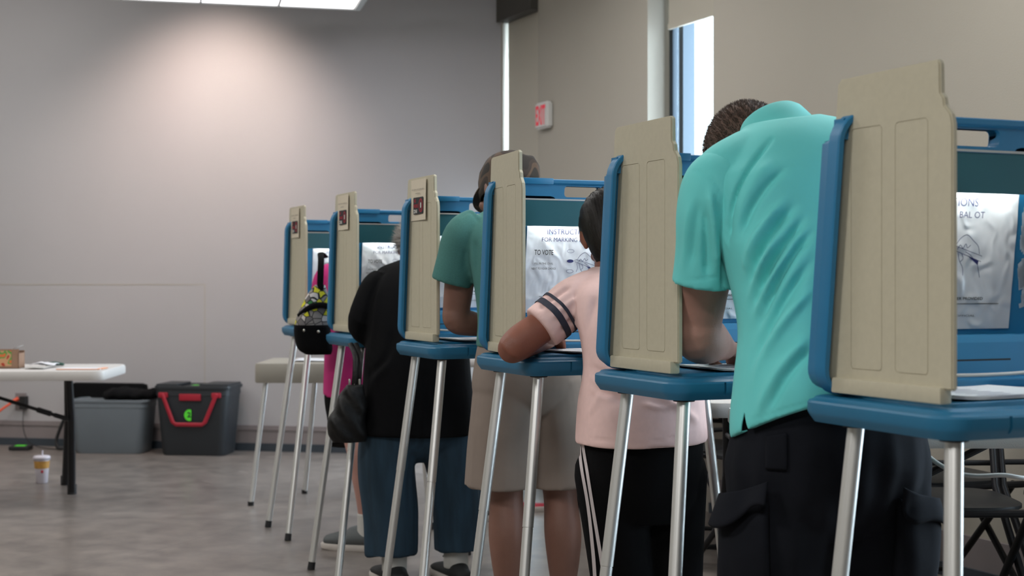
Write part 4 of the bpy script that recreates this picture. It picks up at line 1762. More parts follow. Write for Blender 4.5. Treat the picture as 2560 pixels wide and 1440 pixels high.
# ------------------------------------------------------------------ the person in the pale pink shirt
def pink_person():
    org = (0.30, 3.54, 0.0)
    root = empty('person', org, 0, 'person in a pale pink shirt with striped sleeves and black track trousers', 'person', 'voters at the booths')
    hc = np.array((0.262, 3.745, 1.232))
    HB = basis(nrm(UP * 0.80 + FWD * 0.56 + RGT * 0.10), nrm(FWD * 0.75 - UP * 0.6 + RGT * 0.35))
    shells = head_shells(hc, HB, 0.98)
    shells.append(ptube([(0.262, 3.655, 1.10, 0.052), (0.262, 3.69, 1.15, 0.048), (0.262, 3.725, 1.20, 0.046)]))
    shells.append(torso([((0.315, 3.52, 0.74), 0.14, 0.10, RGT, FWD), ((0.32, 3.53, 0.88), 0.125, 0.10, RGT, FWD),
                         ((0.30, 3.59, 1.0), 0.125, 0.09, RGT, FWD), ((0.275, 3.645, 1.09), 0.10, 0.06, RGT, FWD)]))
    sh, el, wr = np.array((0.165, 3.615, 1.042)), np.array((0.000, 3.555, 0.930)), np.array((0.098, 3.80, 0.940))
    shells.append(ptube([list(sh) + [0.040], list(sh * 0.5 + el * 0.5) + [0.041], list(el * 0.85 + sh * 0.15) + [0.043], list(el - UP * 0.004) + [0.037],
                         list(el * 0.7 + wr * 0.3) + [0.036], list(wr) + [0.024]]))
    shells += hand_shells(wr, nrm(RGT * 0.5 + FWD * 0.8), -UP, -1, 0.9, 0.5)
    sh, el, wr = np.array((0.40, 3.70, 1.06)), np.array((0.47, 3.74, 0.935)), np.array((0.33, 3.86, 0.94))
    shells.append(ptube([list(sh) + [0.045], list(sh * 0.5 + el * 0.5) + [0.042], list(el) + [0.035], list(el * 0.6 + wr * 0.4) + [0.035], list(wr) + [0.024]]))
    shells += hand_shells(wr, nrm(-RGT * 0.5 + FWD * 0.7), -UP, 1, 0.9, 0.8)
    la, ra = (0.265, 3.60, 0.09), (0.405, 3.64, 0.09)
    shells.append(ptube(leg_rows((0.25, 3.52, 0.72), (0.26, 3.57, 0.42), la, 0.075, 0.05, 0.05, 0.034)))
    shells.append(ptube(leg_rows((0.39, 3.57, 0.72), (0.40, 3.61, 0.42), ra, 0.075, 0.05, 0.05, 0.034)))
    shells.append(foot_shells(la, FWD, 0.24))
    shells.append(foot_shells(ra, FWD, 0.24))
    body_part('body', shells, M['skin_w'], root, org, 0.005, 3)
    eyes(hc, HB, root, org, 0.98)

    # track trousers with two stripes down the left side
    tr = [torso([((0.32, 3.505, 0.80), 0.140, 0.125, RGT, FWD), ((0.32, 3.51, 0.70), 0.150, 0.135, RGT, FWD), ((0.322, 3.52, 0.58), 0.146, 0.125, RGT, FWD), ((0.325, 3.54, 0.50), 0.12, 0.10, RGT, FWD)]),
          ptube([(0.244, 3.505, 0.62, 0.088, 0.105), (0.264, 3.53, 0.45, 0.084, 0.088), (0.283, 3.565, 0.28, 0.082, 0.085), (0.283, 3.595, 0.10, 0.083, 0.09), (0.283, 3.60, 0.045, 0.083, 0.09)], 26, ref=tuple(RGT)),
          ptube([(0.395, 3.55, 0.62, 0.088, 0.105), (0.398, 3.58, 0.45, 0.085, 0.088), (0.40, 3.61, 0.28, 0.083, 0.085), (0.405, 3.64, 0.10, 0.083, 0.09), (0.405, 3.64, 0.045, 0.083, 0.09)], 26, ref=tuple(RGT))]
    V, N, F = fuse(tr, 0.006, 5)
    V = V + N * (wave(V * np.array((1, 1, 0.3)), 13, 40) * 0.005 * np.clip((0.6 - V[:, 2]) * 6, 0, 1))[:, None]
    tro = link_mesh('trousers', V, F, M['blackpants'], root, smooth=True, origin=org)
    for line in (((1446, 1085), (1447, 1112), (1451, 1166), (1466, 1255), (1476, 1340), (1484, 1440), (1486, 1560)),
                 ((1453, 1085), (1455, 1112), (1467, 1190), (1482, 1287), (1500, 1400), (1506, 1450), (1508, 1560))):
        SV, SF = ray_strip(V, F, [(x - 0, y) for x, y in line], [(x + 7 + (y - 1085) * 0.005, y) for x, y in line], 0.002)
        link_mesh('side_stripe', SV, SF, M['whitestripe'], tro, smooth=True, origin=org)

    # shirt
    Rl = nrm(RGT + UP * 0.10)
    rows = [(np.array((0.318, 3.50, 0.700)), 0.163, 0.146, nrm(RGT + UP * 0.03), FWD), (np.array((0.318, 3.50, 0.73)), 0.161, 0.145, RGT, FWD),
            (np.array((0.318, 3.505, 0.80)), 0.155, 0.140, RGT, FWD), (np.array((0.325, 3.52, 0.88)), 0.150, 0.128, RGT, FWD),
            (np.array((0.315, 3.55, 0.96)), 0.148, 0.120, RGT, FWD), (np.array((0.298, 3.59, 1.03)), 0.150, 0.108, Rl, FWD),
            (np.array((0.283, 3.625, 1.085)), 0.140, 0.090, Rl, FWD), (np.array((0.272, 3.65, 1.118)), 0.105, 0.070, Rl, FWD), (np.array((0.266, 3.668, 1.138)), 0.062, 0.055, Rl, FWD)]
    S = [torso(rows, 40, 4, 2.2)]
    s0, s1, s2 = np.array((0.215, 3.635, 1.078)), np.array((0.160, 3.612, 1.046)), np.array((0.072, 3.584, 0.976))
    S.append(ptube([list(s0) + [0.054], list(s1) + [0.062], list(s1 * 0.5 + s2 * 0.5) + [0.060], list(s2) + [0.059]], 26, 5, 'flat'))
    e0, e1, e2 = np.array((0.365, 3.70, 1.08)), np.array((0.405, 3.71, 1.05)), np.array((0.455, 3.735, 0.975))
    S.append(ptube([list(e0) + [0.05], list(e1) + [0.056], list(e2) + [0.052]], 24, 5, 'flat'))
    D_ = 3.45
    L = lambda pts, w, a: ([P(x, y, D_) for x, y in pts], w, a)
    folds = [L([(1440, 890), (1480, 920), (1520, 935)], 0.0085, -0.0105), L([(1440, 920), (1500, 960), (1560, 975)], 0.0085, 0.0090),
             L([(1450, 860), (1475, 800), (1490, 740)], 0.0102, -0.0090), L([(1445, 1000), (1500, 985), (1580, 1010)], 0.0102, -0.0075),
             L([(1640, 985), (1700, 1020), (1745, 1060)], 0.0102, 0.0075), L([(1450, 1050), (1480, 1020), (1500, 980)], 0.0085, 0.0075),
             L([(1435, 720), (1440, 780), (1445, 830)], 0.0026, -0.0037),
             L([(1345, 775), (1390, 740), (1425, 715)], 0.0068, -0.0075), L([(1370, 800), (1415, 765), (1445, 745)], 0.0068, 0.0060),
             L([(1400, 830), (1430, 800), (1450, 790)], 0.0068, -0.0075),
             L([(1442, 1088), (1520, 1102), (1620, 1106), (1750, 1080)], 0.0016, -0.0022),
             L([(1452, 905), (1500, 950), (1545, 965), (1600, 960)], 0.007, -0.007), L([(1450, 945), (1490, 985), (1540, 1000)], 0.008, 0.007),
             L([(1455, 880), (1462, 950), (1452, 1030)], 0.009, 0.006), L([(1600, 1010), (1660, 1020), (1720, 1000)], 0.006, 0.005)]
    V, N, F = fuse(S, 0.0055, 5)
    V = crease(V, N, folds, -FWD)
    V = V + N * (wave(V, 15, 28) * 0.003)[:, None]
    shirt = link_mesh('shirt', V, F, M['pink'], root, smooth=True, origin=org)
    # dark bands round the left sleeve
    ax = nrm(s2 - s1)
    bvh = BVHTree.FromPolygons([tuple(v) for v in V], F)
    a1 = nrm(np.cross(ax, UP))
    a2 = np.cross(ax, a1)
    for dist, wd in ((0.065, 0.0085), (0.041, 0.017)):
        Vv, Ff = [], []
        nn = 72
        rad = np.zeros((nn, 4))
        es = (-0.5, -0.17, 0.17, 0.5)
        dirs = [a1 * math.cos(2 * math.pi * k / nn) + a2 * math.sin(2 * math.pi * k / nn) for k in range(nn)]
        cs = [s2 - ax * dist + ax * wd * e for e in es]
        for k in range(nn):
            for m_, cc_ in enumerate(cs):
                hit = bvh.ray_cast(Vector(cc_), Vector(dirs[k]), 0.072)
                rad[k, m_] = np.linalg.norm(np.array(hit[0]) - cc_) if hit[0] is not None else 0.060
        rad = np.clip(rad, 0.0565, 0.069)
        rad = np.max([np.roll(rad, q_, 0) for q_ in (-2, -1, 0, 1, 2)], axis=0)
        rad = (np.roll(rad, 1, 0) + rad * 2 + np.roll(rad, -1, 0)) / 4 + 0.0006
        for k in range(nn):
            for m_ in range(4):
                Vv.append(cs[m_] + dirs[k] * (rad[k, m_] + 0.0016))
        for k in range(nn):
            for i in range(3):
                a, b_ = k * 4 + i, ((k + 1) % nn) * 4 + i
                Ff.append((a, a + 1, b_ + 1, b_))
        link_mesh('sleeve_stripe', Vv, Ff, M['stripe'], shirt, smooth=True, origin=org)
    # dark bob: smooth shell with a pointed nape lock
    V, F = ellipsoid(hc + HB @ np.array((0, -0.012, 0.008)), (0.084, 0.106, 0.094), HB, 150, 60)
    V = np.array(V)
    loc = (V - hc) @ HB
    keep = (loc[:, 2] > 0.045) | ((loc[:, 1] < 0.012) & (loc[:, 2] > -0.006)) | ((loc[:, 1] < -0.026) & (loc[:, 2] > -0.075))
    # sweep the nape down
    low = np.clip(-loc[:, 2] - 0.01, 0, 1) * (loc[:, 1] < -0.02)
    V = V + (HB @ np.array((0, 0.16, -1.15)))[None, :] * low[:, None]
    idx = -np.ones(len(V), int)
    idx[keep] = np.arange(keep.sum())
    F = [tuple(idx[i] for i in f) for f in F if all(keep[i] for i in f)]
    V = V[keep]
    NN = np.array([nrm(v - hc) for v in V])
    V = V + NN * (np.sin((V - hc) @ (HB @ np.array((420, 40, 30)))) * 0.0011 + np.sin((V - hc) @ (HB @ np.array((950, -60, 20)))) * 0.0005)[:, None]
    hair = link_mesh('hair', V, F, M['hair_dark'], root, smooth=True, origin=org)
    down = HB @ np.array((0, -0.35, -1.0))

    def flow(p, n):
        t = down - n * np.dot(down, n)
        return nrm(t) + n * 0.03
    st = strands('hair_locks', V, F, hc, flow, 8000, 0.045, 0.0008, M['hair_dark'], hair, org, 8, 0.07, 1)
    st['kind'] = 'stuff'
    shoe(la, FWD, M['shoe_black'], root, org, 0.26)
    shoe(ra, FWD, M['shoe_black'], root, org, 0.26)
    return root


pink_person()


# ------------------------------------------------------------------ the person in the green tee and cap
def cap_person():
    org = (0.04, 4.33, 0.0)
    root = empty('person', org, 0, 'person in a green tee, khaki shorts and a brown camouflage cap', 'person', 'voters at the booths')
    hc = np.array((-0.010, 4.50, 1.385))
    HB = basis(nrm(UP * 0.88 + FWD * 0.34 + RGT * 0.10), nrm(FWD * 0.75 - RGT * 0.25 - UP * 0.5))
    shells = head_shells(hc, HB, 1.06)
    shells.append(ptube([(0.02, 4.42, 1.27, 0.056), (0.01, 4.45, 1.32, 0.054), (0.0, 4.48, 1.36, 0.054)]))
    shells.append(torso([((0.04, 4.32, 0.85), 0.135, 0.10, RGT, FWD), ((0.04, 4.34, 1.0), 0.13, 0.10, RGT, FWD),
                         ((0.03, 4.38, 1.15), 0.14, 0.10, RGT, FWD), ((0.02, 4.42, 1.26), 0.12, 0.07, RGT, FWD)]))
    sh, el, wr = np.array((-0.150, 4.37, 1.23)), np.array((-0.172, 4.42, 0.985)), np.array((-0.045, 4.53, 0.945))
    shells.append(ptube([list(sh) + [0.050], list(sh * 0.5 + el * 0.5) + [0.047], list(el + UP * 0.03) + [0.043], list(el - UP * 0.01) + [0.041],
                         list(el * 0.68 + wr * 0.32 - UP * 0.008) + [0.040], list(wr) + [0.026]]))
    shells += hand_shells(wr, nrm(RGT * 0.6 + FWD * 0.8 - UP * 0.1), -UP, -1, 1.0, 0.5)
    sh, el, wr = np.array((0.185, 4.50, 1.23)), np.array((0.235, 4.52, 0.985)), np.array((0.11, 4.64, 0.945))
    shells.append(ptube([list(sh) + [0.050], list(sh * 0.5 + el * 0.5) + [0.046], list(el) + [0.040], list(wr) + [0.026]]))
    shells += hand_shells(wr, nrm(-RGT * 0.5 + FWD * 0.8 - UP * 0.1), -UP, 1, 1.0, 0.8)
    la, ra = (-0.010, 4.33, 0.09), (0.158, 4.38, 0.09)
    shells.append(ptube([(-0.03, 4.30, 0.72, 0.085), (-0.022, 4.32, 0.55, 0.066), (-0.018, 4.33, 0.44, 0.052), (-0.014, 4.315, 0.33, 0.0575), (-0.012, 4.32, 0.24, 0.050), (-0.010, 4.33, 0.14, 0.036), (-0.010, 4.33, 0.09, 0.036)]))
    shells.append(ptube([(0.125, 4.35, 0.72, 0.085), (0.140, 4.37, 0.55, 0.066), (0.148, 4.38, 0.44, 0.052), (0.156, 4.365, 0.33, 0.0575), (0.158, 4.37, 0.24, 0.050), (0.158, 4.38, 0.14, 0.036), (0.158, 4.38, 0.09, 0.036)]))
    shells.append(foot_shells(la, FWD))
    shells.append(foot_shells(ra, FWD))
    body_part('body', shells, M['skin_g'], root, org, 0.005, 3)
    eyes(hc, HB, root, org, 1.06)
    # wide khaki shorts
    S = [torso([((0.045, 4.31, 0.93), 0.145, 0.115, RGT, FWD), ((0.045, 4.31, 0.85), 0.160, 0.132, RGT, FWD), ((0.045, 4.315, 0.76), 0.166, 0.136, RGT, FWD), ((0.05, 4.325, 0.70), 0.12, 0.10, RGT, FWD), ((0.05, 4.33, 0.66), 0.05, 0.05, RGT, FWD)]),
         ptube([(-0.022, 4.285, 0.80, 0.088, 0.120), (-0.028, 4.29, 0.70, 0.096, 0.116), (-0.035, 4.305, 0.60, 0.101, 0.108), (-0.038, 4.31, 0.475, 0.108, 0.105)], 28, 6, 'flat', ref=tuple(RGT)),
         ptube([(0.115, 4.335, 0.80, 0.088, 0.120), (0.128, 4.345, 0.70, 0.096, 0.116), (0.140, 4.36, 0.60, 0.098, 0.108), (0.146, 4.37, 0.475, 0.102, 0.105)], 28, 6, 'flat', ref=tuple(RGT))]
    V, N, F = fuse(S, 0.006, 3)
    V = V + N * (wave(V * np.array((1, 1, 0.18)), 23, 48) * 0.006 * np.clip((0.82 - V[:, 2]) * 5, 0, 1))[:, None]
    link_mesh('shorts', V, F, M['khaki'], root, smooth=True, origin=org)
    # tee
    Rl = nrm(RGT + UP * 0.05)
    rows = [(np.array((0.045, 4.31, 0.90)), 0.158, 0.130, RGT, FWD), (np.array((0.045, 4.32, 0.98)), 0.152, 0.13, RGT, FWD), (np.array((0.04, 4.345, 1.08)), 0.158, 0.13, RGT, FWD),
            (np.array((0.03, 4.38, 1.18)), 0.175, 0.12, RGT, FWD), (np.array((0.022, 4.405, 1.26)), 0.172, 0.10, Rl, FWD), (np.array((0.018, 4.42, 1.305)), 0.135, 0.08, Rl, FWD),
            (np.array((0.014, 4.43, 1.335)), 0.065, 0.062, Rl, FWD)]
    S = [torso(rows, 40, 4, 2.2)]
    for s0, s1, s2 in ((np.array((-0.10, 4.385, 1.275)), np.array((-0.148, 4.37, 1.235)), np.array((-0.188, 4.385, 1.090))),
                       (np.array((0.14, 4.48, 1.275)), np.array((0.187, 4.50, 1.235)), np.array((0.225, 4.515, 1.085)))):
        S.append(ptube([list(s0) + [0.055], list(s1) + [0.064], list(s1 * 0.5 + s2 * 0.5) + [0.064], list(s2) + [0.064]], 26, 5, 'flat'))
    D_ = 4.30
    L = lambda pts, w, a: ([P(x, y, D_) for x, y in pts], w, a)
    folds = [L([(1185, 600), (1190, 650), (1186, 700)], 0.008, -0.010), L([(1165, 620), (1160, 680)], 0.010, -0.004), L([(1150, 545), (1175, 530), (1200, 560)], 0.004, -0.003)]
    V, N, F = fuse(S, 0.006, 5)
    V = crease(V, N, folds, -FWD)
    V = V + N * (wave(V, 25, 25) * 0.003)[:, None]
    link_mesh('tee_shirt', V, F, M['green'], root, smooth=True, origin=org)
    # hair under the cap, and the cap itself
    V, F = ellipsoid(hc + HB @ np.array((0, -0.012, 0.0)), (0.084, 0.104, 0.094), HB, 36, 24)
    V = np.array(V)
    loc = (V - hc) @ HB
    keep = (loc[:, 1] < 0.0) & (loc[:, 2] < 0.05) & (loc[:, 2] > -0.055)
    idx = -np.ones(len(V), int)
    idx[keep] = np.arange(keep.sum())
    F2 = [tuple(idx[i] for i in f) for f in F if all(keep[i] for i in f)]
    link_mesh('hair', V[keep], F2, M['hair_brown'], root, smooth=True, origin=org)
    prof = [(0.095, -0.030), (0.097, -0.006), (0.097, 0.035), (0.094, 0.066), (0.080, 0.094), (0.050, 0.110), (0.012, 0.113)]
    Vc, Fc = [], []
    n = 40
    for r_, h in prof:
        for k in range(n):
            a = 2 * math.pi * k / n
            bulge = 1 + 0.03 * math.sin(a * 3 + h * 30)
            dent = 0.012 * math.exp(-((math.cos(a) * r_) / 0.03) ** 2) * (h > 0.09)
            back = 0.010 * max(0, -math.sin(a)) * (h < 0.01)
            Vc.append(hc + HB @ np.array((r_ * 0.95 * math.cos(a) * bulge, r_ * 1.14 * math.sin(a) * bulge - 0.008, h + back - dent)))
    for j in range(len(prof) - 1):
        for k in range(n):
            a, b_ = j * n + k, j * n + (k + 1) % n
            Fc.append((a, b_, b_ + n, a + n))
    Fc.append(tuple(range((len(prof) - 1) * n, len(prof) * n)))
    cap = link_mesh('cap', Vc, Fc, M['camo'], root, smooth=True, origin=org)
    sm = cap.modifiers.new('t', 'SOLIDIFY')
    sm.thickness = 0.003
    mb = MB()
    loops = []
    for z, f in ((0.0, 1.0), (0.004, 1.0)):
        L_ = []
        for k in range(17):
            a = math.radians(15 + 150 * k / 16)
            L_.append(hc + HB @ np.array((0.088 * math.cos(a), 0.098 * math.sin(a), z)))
        for k in range(17):
            a = math.radians(165 - 150 * k / 16)
            L_.append(hc + HB @ np.array((0.090 * math.cos(a), 0.148 * math.sin(a) + 0.005, z - 0.020 * math.sin(a) + 0.006 * abs(math.cos(a)))))
        loops.append([tuple(p) for p in L_])
    loop_solid(mb, loops)
    mb.build('brim', M['camo'], cap, smooth=True, origin=org)
    for an in (la, ra):
        V, N, F = fuse([ptube([(an[0], an[1], 0.06, 0.044), (an[0], an[1], 0.13, 0.043), (an[0], an[1], 0.172, 0.0445)], 22, 5, 'flat')], 0.006, 2)
        link_mesh('sock', V, F, M['sock'], root, smooth=True, origin=org)
        shoe(an, FWD, M['shoe_grey'], root, org)
    return root


cap_person()


# ------------------------------------------------------------------ the grey-haired person in black
def black_person():
    org = (-0.35, 5.17, 0.0)
    root = empty('person', org, 0, 'grey-haired person in a loose black top and cropped dark jeans', 'person', 'voters at the booths')
    hc = np.array((-0.355, 5.43, 1.222))
    HB = basis(nrm(UP * 0.75 + FWD * 0.62), nrm(FWD * 0.7 - UP * 0.7))
    shells = head_shells(hc, HB, 0.98)
    shells.append(ptube([(-0.34, 5.33, 1.12, 0.052), (-0.35, 5.37, 1.16, 0.050), (-0.355, 5.41, 1.19, 0.048)]))
    shells.append(torso([((-0.345, 5.17, 0.60), 0.16, 0.12, RGT, FWD), ((-0.345, 5.18, 0.85), 0.15, 0.12, RGT, FWD), ((-0.345, 5.26, 1.02), 0.14, 0.10, RGT, FWD), ((-0.34, 5.32, 1.12), 0.10, 0.06, RGT, FWD)]))
    sh, el, wr = np.array((-0.48, 5.22, 1.08)), np.array((-0.535, 5.20, 0.925)), np.array((-0.47, 5.36, 0.94))
    shells.append(ptube([list(sh) + [0.040], list(el) + [0.036], list(wr) + [0.026]]))
    shells += hand_shells(wr, nrm(RGT * 0.4 + FWD * 0.9), -UP, -1, 0.92, 0.6)
    sh, el, wr = np.array((-0.19, 5.34, 1.08)), np.array((-0.13, 5.38, 0.95)), np.array((-0.25, 5.50, 0.945))
    shells.append(ptube([list(sh) + [0.05], list(el) + [0.04], list(wr) + [0.026]]))
    shells += hand_shells(wr, nrm(-RGT * 0.4 + FWD * 0.9), -UP, 1, 0.92, 0.6)
    la, ra = (-0.425, 5.14, 0.09), (-0.205, 5.20, 0.09)
    for hp, a in (((-0.44, 5.14, 0.58), la), ((-0.25, 5.21, 0.58), ra)):
        shells.append(ptube([list(hp) + [0.085], [a[0], a[1], 0.36, 0.06], [a[0], a[1], 0.24, 0.055], [a[0], a[1], 0.13, 0.042], [a[0], a[1], 0.09, 0.038]]))
        shells.append(foot_shells(a, FWD, 0.24, 0.6))
    body_part('body', shells, M['skin_a'], root, org, 0.006, 3)
    eyes(hc, HB, root, org, 0.98)
    S = [torso([((-0.345, 5.16, 0.70), 0.19, 0.15, RGT, FWD), ((-0.345, 5.165, 0.60), 0.20, 0.155, RGT, FWD), ((-0.34, 5.17, 0.53), 0.185, 0.14, RGT, FWD), ((-0.335, 5.175, 0.475), 0.12, 0.10, RGT, FWD), ((-0.335, 5.175, 0.44), 0.04, 0.05, RGT, FWD)]),
         ptube([(-0.440, 5.13, 0.62, 0.095, 0.135), (-0.447, 5.13, 0.52, 0.102, 0.125), (-0.450, 5.135, 0.40, 0.098, 0.11), (-0.440, 5.135, 0.25, 0.098, 0.10), (-0.438, 5.135, 0.112, 0.094, 0.096)], 28, 5, 'flat', ref=tuple(RGT)),
         ptube([(-0.245, 5.20, 0.62, 0.095, 0.135), (-0.232, 5.20, 0.52, 0.104, 0.125), (-0.214, 5.20, 0.40, 0.092, 0.11), (-0.200, 5.20, 0.25, 0.086, 0.10), (-0.198, 5.20, 0.118, 0.082, 0.092)], 28, 5, 'flat', ref=tuple(RGT))]
    V, N, F = fuse(S, 0.007, 3)
    V = V + N * (wave(V * np.array((1, 1, 0.1)), 33, 60) * 0.008 * np.clip((0.55 - V[:, 2]) * 6, 0, 1) + wave(V, 35, 20) * 0.004)[:, None]
    link_mesh('jeans', V, F, M['denim'], root, smooth=True, origin=org)
    rows = [(np.array((-0.345, 5.16, 0.545)), 0.218, 0.172, nrm(RGT - UP * 0.02), FWD), (np.array((-0.345, 5.165, 0.62)), 0.210, 0.168, RGT, FWD), (np.array((-0.345, 5.17, 0.75)), 0.198, 0.160, RGT, FWD),
            (np.array((-0.345, 5.19, 0.88)), 0.190, 0.150, RGT, FWD), (np.array((-0.345, 5.23, 1.0)), 0.190, 0.140, RGT, FWD), (np.array((-0.345, 5.27, 1.09)), 0.180, 0.118, RGT, FWD),
            (np.array((-0.345, 5.305, 1.15)), 0.152, 0.092, RGT, FWD), (np.array((-0.345, 5.33, 1.185)), 0.062, 0.056, RGT, FWD)]
    S = [torso(rows, 40, 4, 2.2)]
    s0, s1, s2, s3 = np.array((-0.47, 5.24, 1.10)), np.array((-0.495, 5.21, 1.05)), np.array((-0.535, 5.19, 0.935)), np.array((-0.48, 5.33, 0.935))
    S.append(ptube([list(s0) + [0.060], list(s1) + [0.070], list(s2) + [0.062], list(s3) + [0.050]], 24, 5, 'flat'))
    S.append(ptube([list(s1) + [0.060], list(s2 + UP * 0.0) + [0.058], list(s2 - UP * 0.055 + RGT * 0.02) + [0.034]], 24))
    e0, e1, e2, e3 = np.array((-0.21, 5.33, 1.10)), np.array((-0.18, 5.34, 1.05)), np.array((-0.13, 5.38, 0.955)), np.array((-0.23, 5.48, 0.945))
    S.append(ptube([list(e0) + [0.060], list(e1) + [0.068], list(e2) + [0.060], list(e3) + [0.048]], 24, 5, 'flat'))
    V, N, F = fuse(S, 0.0065, 4)
    D_ = 5.1
    L = lambda pts, w, a: ([P(x, y, D_) for x, y in pts], w, a)
    V = crease(V, N, [L([(975, 640), (930, 740), (905, 840)], 0.012, -0.012), L([(950, 700), (935, 800), (915, 900)], 0.012, 0.008), L([(900, 950), (960, 900), (985, 820)], 0.014, -0.010),
                      L([(900, 1060), (930, 960), (980, 900)], 0.016, 0.006), L([(1060, 920), (1070, 1000), (1066, 1080)], 0.014, -0.006)], -FWD)
    V = V + N * (wave(V, 37, 22) * 0.006)[:, None]
    link_mesh('loose_top', V, F, M['blackcloth'], root, smooth=True, origin=org)
    V, F = ellipsoid(hc + HB @ np.array((0, -0.014, 0.008)), (0.086, 0.108, 0.096), HB, 36, 24)
    V = np.array(V)
    loc = (V - hc) @ HB
    keep = (loc[:, 2] > 0.045) | ((loc[:, 1] < 0.012) & (loc[:, 2] > -0.03)) | (loc[:, 1] < -0.030)
    idx = -np.ones(len(V), int)
    idx[keep] = np.arange(keep.sum())
    F = [tuple(idx[i] for i in f) for f in F if all(keep[i] for i in f)]
    V = V[keep]
    hair = link_mesh('hair', V, F, M['hair_grey'], root, smooth=True, origin=org)
    st = strands('curls', V, F, hc, lambda p, n: n, 5000, 0.034, 0.0009, M['hair_grey'], hair, org, 12, 0.75)
    st['kind'] = 'stuff'
    for an in (la, ra):
        V, N, F = fuse([ptube([(an[0], an[1], 0.05, 0.046), (an[0], an[1], 0.10, 0.046), (an[0], an[1], 0.128, 0.0465)], 22, 5, 'flat')], 0.006, 2)
        link_mesh('sock', V, F, M['sock'], root, smooth=True, origin=org)
        shoe(an, FWD, M['shoe_black'], root, org, 0.27, 0.06, True, flat=0.72)
    return root


black_person()


# ------------------------------------------------------------------ the person in magenta
def magenta_person():
    org = (-0.63, 5.93, 0.0)
    F2 = nrm(FWD * 0.8 - RGT * 0.6)                  # turned a little to the left
    R2 = np.cross(F2, UP)
    root = empty('person', org, 0, 'person in a magenta top, black shorts and grey shoes carrying a floral bag', 'person', 'voters at the booths')
    hc = np.array((-0.685, 6.07, 1.235))
    HB = basis(nrm(UP * 0.8 + F2 * 0.6), nrm(F2 * 0.7 - UP * 0.7))
    shells = head_shells(hc, HB, 0.96)
    shells.append(ptube([(-0.66, 6.0, 1.13, 0.052), (-0.675, 6.03, 1.17, 0.048), (-0.685, 6.06, 1.20, 0.046)]))
    shells.append(torso([((-0.63, 5.93, 0.62), 0.14, 0.11, R2, F2), ((-0.63, 5.93, 0.85), 0.13, 0.10, R2, F2), ((-0.645, 5.97, 1.02), 0.13, 0.09, R2, F2), ((-0.655, 5.99, 1.12), 0.10, 0.06, R2, F2)]))
    sh, el, wr = np.array((-0.775, 5.97, 1.10)), np.array((-0.80, 6.03, 0.93)), np.array((-0.75, 6.17, 0.945))
    shells.append(ptube([list(sh) + [0.045], list(el) + [0.038], list(wr) + [0.025]]))
    shells += hand_shells(wr, nrm(R2 * 0.4 + F2 * 0.9), -UP, -1, 0.9, 0.6)
    sh, el, wr = np.array((-0.53, 6.02, 1.10)), np.array((-0.50, 6.10, 0.95)), np.array((-0.60, 6.23, 0.945))
    shells.append(ptube([list(sh) + [0.045], list(el) + [0.038], list(wr) + [0.025]]))
    shells += hand_shells(wr, nrm(-R2 * 0.4 + F2 * 0.9), -UP, 1, 0.9, 0.6)
    toe = nrm(np.array((-0.95, 0.30, 0)))
    la, ra = (-0.590, 5.80, 0.095), (-0.515, 5.98, 0.095)
    for hp, a in (((-0.66, 5.90, 0.60), la), ((-0.56, 5.96, 0.60), ra)):
        shells.append(ptube([list(hp) + [0.085], [a[0] * 0.6 + hp[0] * 0.4, a[1], 0.42, 0.060], [a[0] - 0.008, a[1], 0.31, 0.058], [a[0], a[1], 0.18, 0.042], [a[0], a[1], 0.10, 0.036]]))
        shells.append(foot_shells(a, toe, 0.24))
    body_part('body', shells, M['skin_a'], root, org, 0.006, 3)
    eyes(hc, HB, root, org, 0.96)
    S = [torso([((-0.625, 5.93, 0.74), 0.155, 0.13, R2, F2), ((-0.625, 5.93, 0.62), 0.165, 0.14, R2, F2), ((-0.62, 5.93, 0.52), 0.16, 0.13, R2, F2)]),
         ptube([(-0.67, 5.90, 0.56, 0.09, 0.10), (-0.665, 5.87, 0.42, 0.086, 0.09)], 24, 5, 'flat', ref=tuple(R2)),
         ptube([(-0.57, 5.96, 0.56, 0.09, 0.10), (-0.56, 5.96, 0.42, 0.086, 0.09)], 24, 5, 'flat', ref=tuple(R2))]
    V, N, F = fuse(S, 0.007, 3)
    V = V + N * (wave(V * np.array((1, 1, 0.2)), 43, 45) * 0.005)[:, None]
    link_mesh('shorts', V, F, M['blackcloth'], root, smooth=True, origin=org)
    rows = [(np.array((-0.625, 5.92, 0.655)), 0.168, 0.15, nrm(R2 + UP * 0.22), F2), (np.array((-0.625, 5.925, 0.78)), 0.160, 0.145, R2, F2), (np.array((-0.63, 5.94, 0.92)), 0.150, 0.13, R2, F2),
            (np.array((-0.64, 5.96, 1.04)), 0.158, 0.12, R2, F2), (np.array((-0.648, 5.975, 1.12)), 0.152, 0.10, R2, F2), (np.array((-0.655, 5.99, 1.165)), 0.105, 0.075, R2, F2),
            (np.array((-0.66, 6.0, 1.19)), 0.06, 0.055, R2, F2)]
    S = [torso(rows, 36, 4, 2.2),
         ptube([(-0.74, 5.975, 1.135, 0.052), (-0.775, 5.97, 1.10, 0.060), (-0.79, 6.0, 1.01, 0.056)], 22, 5, 'flat'),
         ptube([(-0.56, 6.02, 1.13, 0.052), (-0.53, 6.02, 1.10, 0.058), (-0.515, 6.05, 1.01, 0.055)], 22, 5, 'flat')]
    V, N, F = fuse(S, 0.0065, 4)
    V = V + N * (wave(V, 47, 24) * 0.004)[:, None]
    link_mesh('top', V, F, M['magenta'], root, smooth=True, origin=org)
    V, F = ellipsoid(hc + HB @ np.array((0, -0.014, 0.008)), (0.084, 0.106, 0.094), HB, 32, 20)
    V = np.array(V)
    loc = (V - hc) @ HB
    keep = (loc[:, 2] > 0.045) | ((loc[:, 1] < 0.012) & (loc[:, 2] > -0.05)) | (loc[:, 1] < -0.030)
